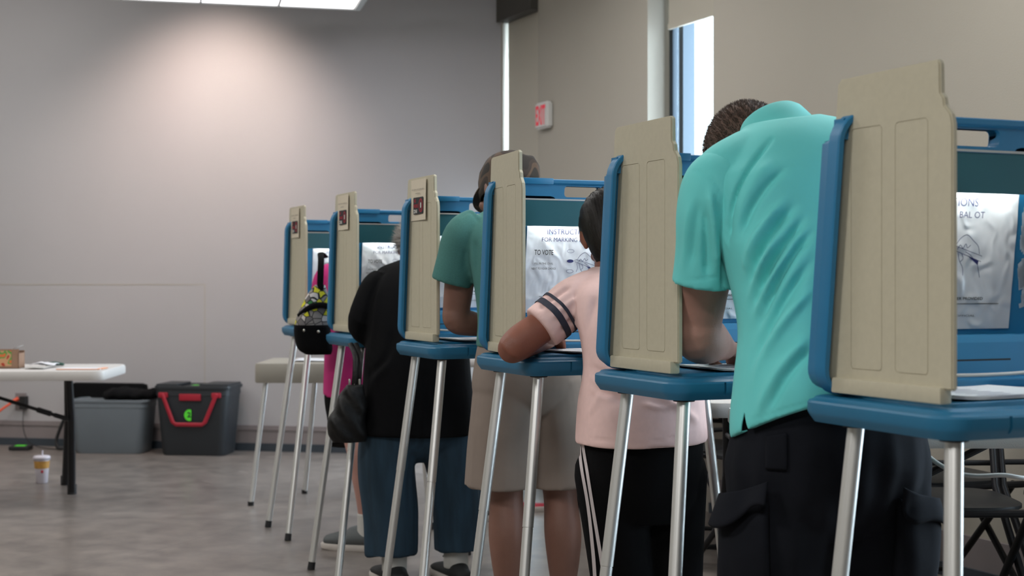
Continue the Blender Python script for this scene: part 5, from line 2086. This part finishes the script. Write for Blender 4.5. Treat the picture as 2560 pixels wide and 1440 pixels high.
    idx = -np.ones(len(V), int)
    idx[keep] = np.arange(keep.sum())
    F = [tuple(idx[i] for i in f) for f in F if all(keep[i] for i in f)]
    link_mesh('hair', V[keep], F, M['hair_brown'], root, smooth=True, origin=org)
    for an in (la, ra):
        V, N, F = fuse([ptube([(an[0], an[1], 0.05, 0.042), (an[0], an[1], 0.11, 0.041), (an[0], an[1], 0.155, 0.042)], 22, 5, 'flat')], 0.006, 2)
        link_mesh('sock', V, F, M['sock'], root, smooth=True, origin=org)
        shoe(an, toe, M['shoe_grey'], root, org, 0.27, 0.075)
    return root


magenta_person()

# ------------------------------------------------------------------ bags the voters carry
q = P(795, 880, 5.70)
org = (q[0], q[1], q[2])
root = empty('quilted_bag', org, 0, 'yellow, white and black floral quilted shoulder bag with a black base', 'bag')
bx = nrm((0.95, 0.3, 0))
by = nrm((-0.3, 0.95, 0))
T_ = lambda px, py: P(px, py, 5.70)
V, F = torso([(T_(800, 712), 0.020, 0.018, bx, by), (T_(795, 735), 0.040, 0.03, bx, by), (T_(790, 765), 0.058, 0.042, bx, by), (T_(782, 800), 0.068, 0.052, bx, by), (T_(780, 830), 0.070, 0.055, bx, by)], 30, 4, 2.6)
link_mesh('quilted_body', V, F, M['quilt'], root, smooth=True, origin=org)
V, F = torso([(T_(780, 812), 0.071, 0.057, bx, by), (T_(782, 840), 0.073, 0.058, bx, by), (T_(788, 872), 0.068, 0.055, bx, by), (T_(796, 886), 0.050, 0.04, bx, by)], 30, 4, 2.8)
bs = link_mesh('base_panel', V, F, M['blackcloth'], root, smooth=True, origin=org)
for px, py in ((760, 826), (796, 829)):
    V, F = ellipsoid(P(px, py, 5.638), (0.006, 0.004, 0.006), None, 12, 8)
    link_mesh('stud', V, F, M['metal'], bs, smooth=True, origin=org)
mb = MB()
band = [T_(745, 790) - by * 0.03, T_(770, 768) - by * 0.05, T_(800, 762) - by * 0.05, T_(825, 770) - by * 0.04]
mb.tube(smoothpath(band, 5).tolist(), (0.013, 0.004) and 0.012, 10)
mb.build('zip_band', M['blackcloth'], root, smooth=True, origin=org)
mb = MB()
st_ = smoothpath([T_(798, 722) - by * 0.02, T_(800, 690) - by * 0.01, T_(806, 650) + by * 0.03, T_(815, 632) + by * 0.12, T_(835, 640) + by * 0.2], 6)
A = [tuple(p) for p in st_]
V, F = tube(A, [(0.006, 0.013)] * len(A), 12, 'round', ref=(0, 1, 0))
mb.add(V, F)
mb.build('shoulder_strap', M['blackcloth'], root, smooth=True, origin=org)

q = P(868, 1110, 5.05)
org = tuple(q)
root = empty('handbag', org, 0, 'slouchy black leather handbag hanging from the arm of the person in black', 'bag')
T_ = lambda px, py: P(px, py, 5.02)
V, F = torso([(T_(888, 962), 0.030, 0.018, bx, by), (T_(882, 985), 0.045, 0.03, bx, by), (T_(876, 1015), 0.055, 0.042, bx, by), (T_(868, 1050), 0.066, 0.05, bx, by), (T_(868, 1085), 0.068, 0.05, bx, by), (T_(872, 1104), 0.058, 0.040, bx, by)], 36, 5, 2.6)
V = np.array(V)
V[:, 0] += 0.004 * np.sin(V[:, 2] * 60) * np.cos(V[:, 0] * 50)
V[:, 1] += 0.005 * np.sin(V[:, 2] * 70 + V[:, 0] * 90)
hb_ = link_mesh('pouch', V, F, M['leather'], root, smooth=True, origin=org)
for x0, x1, yo in ((892, 884, 0.0), (906, 900, 0.025)):
    pts = smoothpath([T_(x1, 972) + by * yo, T_(x0 - 4, 930) + by * yo, T_(x0, 890) + by * (yo + 0.03), T_(x0, 862) + by * 0.12], 5)
    V, F = tube([tuple(p) for p in pts], [(0.003, 0.010)] * len(pts), 10, 'round', ref=(0, 1, 0))
    link_mesh('handle', V, F, M['leather'], root, smooth=True, origin=org)
for px in (874, 886, 899):
    V, F = tube([tuple(T_(px, 950)), tuple(T_(px, 962))], 0.004, 10)
    link_mesh('buckle', V, F, M['metal'], root, smooth=True, origin=org)

# ================================================================== FURNITURE AND THINGS ROUND THE ROOM
def table_top(w, d, z, t=0.045, r=0.06):
    mb = MB()
    def L(ins, zz, rr=None):
        return [(a, b, zz) for a, b in rrect(-w / 2 + ins, w / 2 - ins, -d / 2 + ins, d / 2 - ins, max(r - ins, 0.012), 8)]
    loop_solid(mb, [L(0.030, z - t + 0.012), L(0.026, z - t), L(0.004, z - t), L(0.0, z - t + 0.006), L(0.0, z - 0.014), L(0.004, z - 0.003), L(0.014, z)])
    return mb


def folding_table(loc, rz, w, d, z, label, mat_top, group=None, brace=True, ends=(-1, 1)):
    root = empty('folding_table', loc, rz, label, 'table', group)
    table_top(w, d, z).build('tabletop', mat_top, root, smooth=True)
    for e in ends:
        x = e * (w / 2 - 0.17)
        mb = MB()
        mb.tube([(x, -d / 2 + 0.10, z - 0.045), (x, -d / 2 + 0.10, z - 0.30)], 0.017, 12)
        mb.tube([(x, d / 2 - 0.10, z - 0.045), (x, d / 2 - 0.10, z - 0.30)], 0.017, 12)
        mb.tube([(x, -d / 2 + 0.10, z - 0.16), (x, d / 2 - 0.10, z - 0.16)], 0.011, 10)
        mb.build('leg_frame', M['blackmetal'], root, smooth=True)
        for y, yy in ((-d / 2 + 0.10, -d / 2 + 0.05), (d / 2 - 0.10, d / 2 - 0.05)):
            mb = MB()
            mb.tube([(x, y, z - 0.26), (x + e * 0.012, yy * 0.3 + y * 0.7, 0.30), (x + e * 0.018, yy, 0.0)], 0.015, 12)
            lg = mb.build('leg', M['blackmetal'], root, smooth=True)
            mb = MB()
            mb.tube([(x + e * 0.0175, yy, 0.035), (x + e * 0.018, yy, 0.0)], 0.019, 12)
            mb.build('rubber_foot', M['rubber'], lg, smooth=True)
        if brace:
            mb = MB()
            a, b_ = np.array((x * 0.35, 0, z - 0.05)), np.array((x, 0, z - 0.30))
            mb.tube([a, b_], 0.010, 10)
            mb.tube([a * 0.45 + b_ * 0.55, a * 0.15 + b_ * 0.85], 0.014, 10)
            mb.tube([(x, -d / 2 + 0.10, z - 0.30), (x, d / 2 - 0.10, z - 0.30)], 0.009, 10)
            mb.build('brace', M['blackmetal'], root, smooth=True)
    return root


# white folding table at the left edge
ZT = 0.670
tl = empty('folding_table', (-2.35, 7.08, 0), 0.0, 'white plastic folding table with black legs near the drink cup', 'table', None)
table_top(1.40, 0.60, ZT, 0.048).build('tabletop', M['tabletop'], tl, smooth=True, loc=(-0.335, 0, 0)).rotation_euler = (0, 0, math.radians(4))
X0 = -2.35
for k, (tx_, ty, fx_, fy) in enumerate(((-2.225, 7.14, -2.274, 7.35), (-2.262, 7.24, -2.416, 7.69))):
    mb = MB()
    b0 = np.array((fx_, fy, 0))
    t0 = np.array((tx_, ty, ZT - 0.045))
    mb.tube([t0 - np.array((X0, 7.08, 0)), t0 * 0.62 + b0 * 0.38 + np.array((0.008, 0, 0)) - np.array((X0, 7.08, 0)), b0 - np.array((X0, 7.08, 0))], 0.019, 14)
    lg = mb.build('leg', M['blackmetal'], tl, smooth=True)
    mb = MB()
    q = b0 - np.array((X0, 7.08, 0))
    mb.tube([q + np.array((0, 0, 0.05)), q], 0.024, 12)
    mb.build('rubber_foot', M['rubber'], lg, smooth=True)
mb = MB()
A_, B_ = P(0, 995, 7.15) - np.array((X0, 7.08, 0)), P(170, 1048, 7.18) - np.array((X0, 7.08, 0))
A2 = A_ + (A_ - B_) * 0.35
mb.tube([A2, B_], 0.009, 10)
mb.tube([A_ * 0.45 + B_ * 0.55, A_ * 0.25 + B_ * 0.75], 0.014, 10)
mb.tube([A_ * 0.2 + B_ * 0.8, B_], 0.012, 10)
mb.build('brace', M['blackmetal'], tl, smooth=True)

ztop = ZT + 0.001
# snack box
sb = empty('snack_box', (-2.545, 7.03, ztop), 0.05, 'open cardboard snack box with an orange and green print on the folding table', 'box')
mb = MB()
t = 0.004
mb.box(-0.12, 0.12, -0.05, -0.05 + t, 0, 0.095)
mb.box(-0.12, 0.12, 0.05 - t, 0.05, 0, 0.085)
mb.box(-0.12, -0.12 + t, -0.05, 0.05, 0, 0.095)
mb.box(0.12 - t, 0.12, -0.05, 0.05, 0, 0.075)
mb.box(-0.12, 0.12, -0.05, 0.05, 0, t)
mb.build('carton', M['kraft'], sb)
mb = MB()
mb.box(-0.115, 0.085, -0.0515, -0.050, 0.012, 0.088)
mb.build('printed_panel', M['snackbox'], sb)
mb = MB()
mb.add([(0.06, -0.045, 0.085), (0.112, -0.045, 0.105), (0.117, 0.04, 0.11), (0.065, 0.04, 0.088), (0.06, -0.045, 0.087), (0.112, -0.045, 0.107), (0.117, 0.04, 0.112), (0.065, 0.04, 0.09)],
       [(3, 2, 1, 0), (4, 5, 6, 7), (0, 1, 5, 4), (1, 2, 6, 5), (2, 3, 7, 6), (3, 0, 4, 7)])
mb.build('lid_flap', M['cord'], sb)


def crumple(name, c, w, d, h, material, label, cat, seed, tri=False):
    r = np.random.RandomState(seed)
    n = 10
    V, F = [], []
    for s_ in (0, 1):
        for j in range(n + 1):
            for i in range(n + 1):
                x, y = i / n - 0.5, j / n - 0.5
                z = 0.001 + (h * (0.4 + 0.6 * math.sin(x * 5 + seed) * math.cos(y * 6 + seed)) * (1 - 1.2 * abs(x))) * 0.5 + 0.002 * s_ + h * 0.3
                V.append((x * w, y * d, max(z, 0.001 + 0.002 * s_)))
    m_ = (n + 1) ** 2
    for j in range(n):
        for i in range(n):
            a = j * (n + 1) + i
            F.append((a, a + n + 1, a + n + 2, a + 1))
            F.append((m_ + a, m_ + a + 1, m_ + a + n + 2, m_ + a + n + 1))
    for i in range(n):
        F.append((i, i + 1, m_ + i + 1, m_ + i))
        e = n * (n + 1) + i
        F.append((e, m_ + e, m_ + e + 1, e + 1))
        l = i * (n + 1)
        F.append((l, m_ + l, m_ + l + n + 1, l + n + 1))
        k = l + n
        F.append((k, k + n + 1, m_ + k + n + 1, m_ + k))
    o = link_mesh(name, V, F, material, None, loc=c, smooth=True)
    tag(o, label, cat)
    return o


crumple('napkin', (-2.335, 7.10, ztop), 0.12, 0.10, 0.035, M['paper'], 'crumpled white napkin beside the snack box', 'napkin', 2)
crumple('paper_sheet', (-2.33, 6.98, ztop), 0.10, 0.12, 0.010, M['cord'], 'grey folded paper beside the crumpled napkin', 'paper', 5)
mb = MB()
mb.tube([(-0.045, 0, 0.012), (0.0, 0, 0.014), (0.045, 0, 0.010)], [(0.014, 0.009), (0.017, 0.011), (0.012, 0.007)], 14, ref=(0, 1, 0))
tag(mb.build('glasses_case', mat('dark_green_plastic', (24, 70, 58), 0.5), None, loc=(-2.305, 7.17, ztop), smooth=True), 'small dark green case lying on the folding table', 'case')
mb = MB()
mb.box(-0.105, 0.105, -0.08, 0.08, 0.0, 0.003)
mb.box(-0.105, 0.105, -0.083, -0.074, 0.001, 0.0045, mi=1)
mb.box(0.085, 0.110, -0.05, 0.05, 0.001, 0.0045, mi=1)
tag(mb.build('folder', [M['paper'], mat('orange_print', (238, 170, 130), 0.6)], None, loc=(-2.10, 6.96, ztop)), 'white folder with an orange border on the folding table', 'folder')

# low beige table with aluminium legs
bt = empty('low_table', (-0.98, 7.2, 0), 0, 'low beige plastic table with aluminium legs behind the booths', 'table')
table_top(0.56, 0.50, 0.700, 0.098, 0.03).build('tabletop', M['beigetable'], bt, smooth=True)
for (tx_, ty, fx_, fy) in ((-0.235, -0.18, -0.30, -0.23), (-0.03, 0.10, -0.095, 0.17), (0.235, -0.18, 0.30, -0.23), (0.235, 0.18, 0.30, 0.25)):
    mb = MB()
    mb.tube([(tx_, ty, 0.61), (fx_, fy, 0.0)], 0.0125, 14)
    lg = mb.build('leg', M['alu'], bt, smooth=True)
    mb = MB()
    mb.tube([(fx_, fy, 0.02), (fx_, fy, 0.0)], 0.015, 12)
    mb.build('rubber_foot', M['rubber'], lg, smooth=True)
mb = MB()
V, F = torso([((-0.80, 7.12, 0.703), 0.05, 0.05, RGT, FWD), ((-0.80, 7.12, 0.73), 0.055, 0.05, RGT, FWD), ((-0.80, 7.12, 0.77), 0.04, 0.035, RGT, FWD), ((-0.80, 7.12, 0.785), 0.02, 0.02, RGT, FWD)], 20, 3)
tag(link_mesh('pouch', V, F, M['leather'], None, smooth=True, origin=(-0.80, 7.12, 0.70), loc=(-0.80, 7.12, 0.70)), 'small black pouch on the low beige table', 'bag')
crumple('paper_sheet', (-0.98, 7.15, 0.701), 0.22, 0.22, 0.008, M['paper'], 'white paper lying on the low beige table', 'paper', 7)


# storage totes against the far wall
def tote(name, loc, rz, w, d, h, material, label, taper=0.88):
    root = empty(name, loc, rz, label, 'storage box')
    mb = MB()
    def L(f, z, r=0.05, ins=0.0):
        return [(a, b, z) for a, b in rrect(-w / 2 * f + ins, w / 2 * f - ins, -d / 2 * f + ins, d / 2 * f - ins, r, 6)]
    loops = [L(taper * 0.96, 0.0), L(taper, 0.012), L(taper + (1 - taper) * 0.85, h * 0.86), L(taper + (1 - taper) * 0.85 + 0.02, h * 0.865), L(0.995, h * 0.93), L(1.0, h * 0.97)]
    loop_solid(mb, loops)
    body = mb.build('bin', material, root, smooth=True)
    mb = MB()
    loop_solid(mb, [L(1.03, h * 0.955), L(1.04, h * 0.975), L(1.03, h), L(0.97, h * 1.005), L(0.95, h * 0.985)])
    lid = mb.build('lid', material, root, smooth=True)
    return root, body, lid


g, gb, gl = tote('grey_tote', (-2.575, 9.20, 0), -0.10, 0.51, 0.26, 0.343, M['toteg'], 'grey plastic storage tote against the far wall')
# coat on the grey tote
r1 = np.random.RandomState(4)
V, F = torso([((-0.12, 0, 0.345), 0.02, 0.03, (0, 1, 0), (0, 0, 1)), ((-0.08, 0, 0.352), 0.12, 0.035, (0, 1, 0), (0, 0, 1)), ((0.0, 0, 0.360), 0.14, 0.042, (0, 1, 0), (0, 0, 1)),
              ((0.12, 0, 0.352), 0.13, 0.035, (0, 1, 0), (0, 0, 1)), ((0.20, 0, 0.355), 0.10, 0.036, (0, 1, 0), (0, 0, 1)), ((0.235, 0, 0.352), 0.04, 0.025, (0, 1, 0), (0, 0, 1))], 28, 5)
V = np.array(V)
V[:, 2] += 0.008 * np.sin(V[:, 0] * 70) * np.cos(V[:, 1] * 30)
V[:, 2] = np.maximum(V[:, 2], 0.332)
tag(link_mesh('folded_jacket', V - np.array((0, 0, 0.330)), F, M['blackcloth'], None, loc=(-2.52, 9.20, 0.3465), smooth=True), 'dark jacket rolled up on top of the grey tote', 'jacket')

b, bb_, bl_ = tote('black_tote', (-2.005, 9.11, 0), -0.12, 0.485, 0.30, 0.440, M['toteb'], 'black storage tote with a red carrying handle and lime stickers', 0.86)
mb = MB()
for x0, x1 in ((-0.235, -0.10), (0.05, 0.235)):
    mb.box(x0, x1, -0.135, 0.135, 0.437, 0.453, 0.006)
mb.build('lid_rib', M['toteb'], bl_, smooth=True)
# red handle: a U-shaped bail on the front
mb = MB()
yf = -0.158
hp = [(-0.185, 0.390), (-0.175, 0.370), (-0.115, 0.215), (-0.095, 0.200), (0.075, 0.200), (0.095, 0.215), (0.160, 0.370), (0.170, 0.390)]
for a, c in zip(hp[:-1], hp[1:]):
    pass
V, F = tube([(x, yf - 0.004, z) for x, z in hp], [(0.006, 0.013)] * len(hp), 10, 'round', ref=(0, 1, 0))
mb.add(V, F)
mb.build('handle', M['red'], b, smooth=True)
mb = MB()
mb.box(-0.075, 0.065, -0.160, -0.142, 0.350, 0.392, 0.004)
mb.build('latch', M['red'], b, smooth=True)
for x in (-0.18, 0.165):
    mb = MB()
    mb.box(x - 0.03, x + 0.03, -0.160, -0.142, 0.368, 0.400, 0.004)
    mb.build('handle_mount', M['red'], b, smooth=True)
V = [(-0.010 + 0.034 * math.cos(a), -0.1505, 0.258 + 0.036 * math.sin(a)) for a in np.linspace(math.radians(70), math.radians(290), 20)]
link_mesh('round_sticker', V, [tuple(range(20))], M['lime'], b)
link_mesh('lid_sticker', [(-0.01, -0.12, 0.4450), (0.03, -0.13, 0.4450), (0.04, -0.09, 0.4450), (0.0, -0.08, 0.4450)], [(0, 1, 2, 3)], M['lime'], b)
TV, TF = text_geo('2', 0.045, bold=0.002)
link_mesh('number', [(-0.012 + v[0], -0.1515, 0.246 + v[1]) for v in TV], TF, M['blackink'], b)

# upright black case behind the folding-table legs, its strap on the floor
cs = empty('equipment_case', (-2.80, 9.385, 0), -0.19, 'tall black equipment case behind the white folding table leg', 'case')
mb = MB()
mb.box(-0.115, 0.42, -0.035, 0.035, 0.0, 0.435, 0.03)
mb.build('case_body', M['blackcloth'], cs, smooth=True)
mb = MB()
mb.tube(smoothpath([(-0.08, -0.07, 0.30), (-0.13, -0.09, 0.18), (-0.17, -0.10, 0.06), (-0.14, -0.12, 0.012), (-0.08, -0.10, 0.010)], 6).tolist(), 0.011, 8)
mb.build('strap', M['rubber'], cs, smooth=True)

# drink cup
c0 = P(103, 1207, 7.75)
cup = empty('drink_cup', (c0[0], 7.76, 0), 0, 'white disposable drink cup with a straw on the floor under the table', 'cup')
V, F = rings_mesh([((0, 0, z), (r_, 0, 0), (0, r_, 0)) for z, r_ in ((0.0, 0.028), (0.004, 0.031), (0.13, 0.041), (0.133, 0.041))], 28)
link_mesh('cup_body', V, F, M['cup'], cup, smooth=True)
V, F = rings_mesh([((0, 0, z), (r_, 0, 0), (0, r_, 0)) for z, r_ in ((0.130, 0.045), (0.140, 0.046), (0.148, 0.042), (0.150, 0.030))], 28)
link_mesh('lid', V, F, M['cup'], cup, smooth=True)
mb = MB()
mb.tube([(0, 0, 0.10), (0.004, 0, 0.178)], 0.0045, 10)
mb.build('straw', M['cup'], cup, smooth=True)
V, F = rings_mesh([((0, 0, z), (r_, 0, 0), (0, r_, 0)) for z, r_ in ((0.082, 0.0385), (0.122, 0.0415))], 28)
link_mesh('print_band', V, F[:-2], M['mustard'], cup, smooth=True)
V, F = ellipsoid((0.012, -0.033, 0.066), (0.008, 0.004, 0.009), None, 12, 8)
link_mesh('red_mark', V, F, M['redink'], cup, smooth=True)

# socket, adapter, orange plug and lime device
q = wa(3.30, 0.0)
ou = empty('wall_outlet', (q.x, q.y, 0.27), 0, 'wall outlet low on the far wall', 'outlet')
mb = MB()
abox(mb, 3.26, 3.34, 0, 0.006, 0.235, 0.35)
mb.build('cover_plate', M['base'], ou, origin=(q.x, q.y, 0.27))
mb = MB()
abox(mb, 3.245, 3.285, 0.006, 0.05, 0.245, 0.33)
tag(mb.build('power_adapter', M['blackplastic'], None, origin=tuple(wa(3.265, 0.03, 0.245)), loc=tuple(wa(3.265, 0.03, 0.245))), 'black power adapter plugged into the wall outlet', 'adapter')
mb = MB()
s0 = wa(3.31, 0.02, 0.315)
s1 = wa(3.34, 0.05, 0.29)
mb.tube([tuple(s0), tuple(s1)], 0.014, 10)
mb.tube(smoothpath([tuple(s1), tuple(wa(3.42, 0.10, 0.22)), tuple(wa(3.55, 0.15, 0.08)), tuple(wa(3.7, 0.25, 0.01)), tuple(wa(4.0, 0.3, 0.008))], 6).tolist(), 0.008, 8)
tag(mb.build('extension_cord', M['orange'], None, smooth=True), 'orange extension cord plugged into the wall outlet', 'cord')
mb = MB()
mb.tube(smoothpath([tuple(wa(3.26, 0.04, 0.25)), tuple(wa(3.25, 0.06, 0.12)), tuple(wa(3.18, 0.10, 0.03)), tuple(wa(3.0, 0.2, 0.006)), tuple(wa(2.75, 0.22, 0.006))], 6).tolist(), 0.003, 6)
tag(mb.build('adapter_cable', M['rubber'], None, smooth=True), 'thin black cable running from the adapter to the floor', 'cable')
q = P(52, 1112, 9.30)
dv = empty('floor_device', (q[0], 9.30, 0), 0, 'flat black device with a lime sticker on the floor by the wall', 'device')
mb = MB()
mb.box(-0.065, 0.065, -0.05, 0.05, 0.0, 0.028, 0.008)
mb.build('case', M['blackplastic'], dv, smooth=True)
mb = MB()
mb.box(-0.035, 0.035, -0.03, 0.03, 0.028, 0.0295)
mb.build('sticker', M['lime'], dv)

# tables at the right of the row
folding_table((1.55, 3.68, 0), 0, 1.90, 0.66, 0.745, 'white folding table nearest, behind the cargo trousers and the nearest booth legs', M['tabletop'], 'white folding tables beside the booths')
folding_table((0.81, 4.48, 0), 0, 0.52, 0.74, 0.745, 'white folding table glimpsed between the pink shirt and the turquoise polo', M['tabletop'], 'white folding tables beside the booths')
folding_table((0.22, 7.35, 0), 0, 1.10, 0.66, 0.72, 'white folding table hidden behind the voters near the far corner', M['tabletop'], 'white folding tables beside the booths')


folding_table((wb(2.75, -0.40).x, wb(2.75, -0.40).y, 0), math.atan2(WDIR.y, WDIR.x), 1.3, 0.60, 0.72, 'added white folding table under the bright window, blocking its glare on the floor', M['tabletop'], 'white folding tables beside the booths')  # table added to block the window's glare on the floor


# black folding chairs
def folding_chair():
    root = empty('folding_chair', (0, 0, 0))
    w = 0.22
    mb = MB()
    V, F = rings_mesh([((0, 0, z), (rx, 0, 0), (0, ry, 0)) for z, rx, ry in ((0.430, 0.19, 0.185), (0.436, 0.20, 0.195), (0.446, 0.20, 0.195), (0.452, 0.185, 0.18))], 32, 3.5)
    mb.add(V, F)
    mb.build('seat', M['blackplastic'], root, smooth=True)
    V, F = [], []
    for j in range(5):
        for i in range(13):
            u, v = i / 12 - 0.5, j / 4
            V.append((u * 0.40, 0.235 - 0.04 * (1 - (2 * u) ** 2) * 0 + 0.03 * (1 - (2 * u) ** 2) + 0.04 * v, 0.60 + 0.20 * v))
    for j in range(4):
        for i in range(12):
            a = j * 13 + i
            F.append((a, a + 1, a + 14, a + 13))
    o = link_mesh('backrest', V, F, M['blackplastic'], root, smooth=True)
    sm = o.modifiers.new('t', 'SOLIDIFY')
    sm.thickness = 0.012
    for sx in (-1, 1):
        mb = MB()
        mb.tube([(sx * w, 0.28, 0.81), (sx * w, 0.20, 0.45), (sx * w, -0.24, 0.012)], 0.012, 12)
        mb.build('front_leg', M['blackmetal'], root, smooth=True)
        mb = MB()
        mb.tube([(sx * (w - 0.025), -0.17, 0.43), (sx * (w - 0.025), 0.24, 0.012)], 0.012, 12)
        mb.build('rear_leg', M['blackmetal'], root, smooth=True)
        for y, x in ((-0.24, sx * w), (0.24, sx * (w - 0.025))):
            mb = MB()
            mb.tube([(x, y, 0.03), (x, y, 0.0)], 0.015, 10)
            mb.build('foot_cap', M['rubber'], root, smooth=True)
    for y, z, ww in ((-0.18, 0.075, w), (0.17, 0.085, w - 0.025), (0.245, 0.52, w)):
        mb = MB()
        mb.tube([(-ww, y, z), (ww, y, z)], 0.009, 10)
        mb.build('cross_bar', M['blackmetal'], root, smooth=True)
    mb = MB()
    mb.tube([(-w, -0.185, 0.428), (w, -0.185, 0.428)], 0.012, 10)
    mb.build('seat_rail', M['blackmetal'], root, smooth=True)
    return root


ch = folding_chair()
index_children(ch)
CH = [((1.30, 4.27, 0), 0.0, 'black folding chair behind the nearest white table, beside the cargo trousers'),
      ((1.78, 4.30, 0), 0.05, 'black folding chair behind the nearest white table, farther from the cargo trousers'),
      ((0.98, 5.35, 0), 0.5, 'black folding chair under the shadow of the table between pink and turquoise shirts'),
      ((0.76, 5.66, 0), -0.35, 'black folding chair seen past the leg of the pink-shirt booth'),
      ((1.42, 4.80, 0), 0.3, 'black folding chair farthest under the tables, behind the other two')]
for i, (loc, rz, lab) in enumerate(CH):
    c = ch if i == 0 else copy_tree(ch)
    c.location = loc
    c.rotation_euler = (0, 0, rz)
    tag(c, lab, 'chair', 'black folding chairs by the white tables')

# white cord sagging below the nearest booth
mb = MB()
pts = [P(2290, 1105, 2.95), P(2330, 1148, 2.90), P(2385, 1180, 2.85), P(2440, 1190, 2.83), P(2510, 1188, 2.83), P(2575, 1196, 2.85), P(2700, 1190, 2.95), P(2760, 1120, 3.2), P(2760, 1075, 3.35)]
pts = [P(2270, 1060, 3.10)] + pts
mb.tube(smoothpath([tuple(p) for p in pts], 6).tolist(), 0.0045, 10)
tag(mb.build('power_cable', M['cord'], None, smooth=True), 'pale grey power cable sagging under the nearest booth', 'cable')

# slippers left on the floor near the far corner
for (px, py, dd, label, m1, fl_) in ((1318, 1279, 6.80, 'red slipper on the floor seen between the bare legs', M['red'], 0.42), (1214, 1300, 6.55, 'grey trainer on the floor behind the left calf of the cap wearer', M['shoe_grey'], 0.8)):
    q = P(px, py, dd)
    o = shoe((q[0], dd, 0.09), (1, 0.3, 0), m1, None, (q[0], dd, 0), 0.20 if fl_ < 0.5 else 0.22, 0.06, name='slipper' if 'slipper' in label else 'trainer', flat=fl_)
    o.location = (q[0], dd, 0)
    tag(o, label, 'shoe')
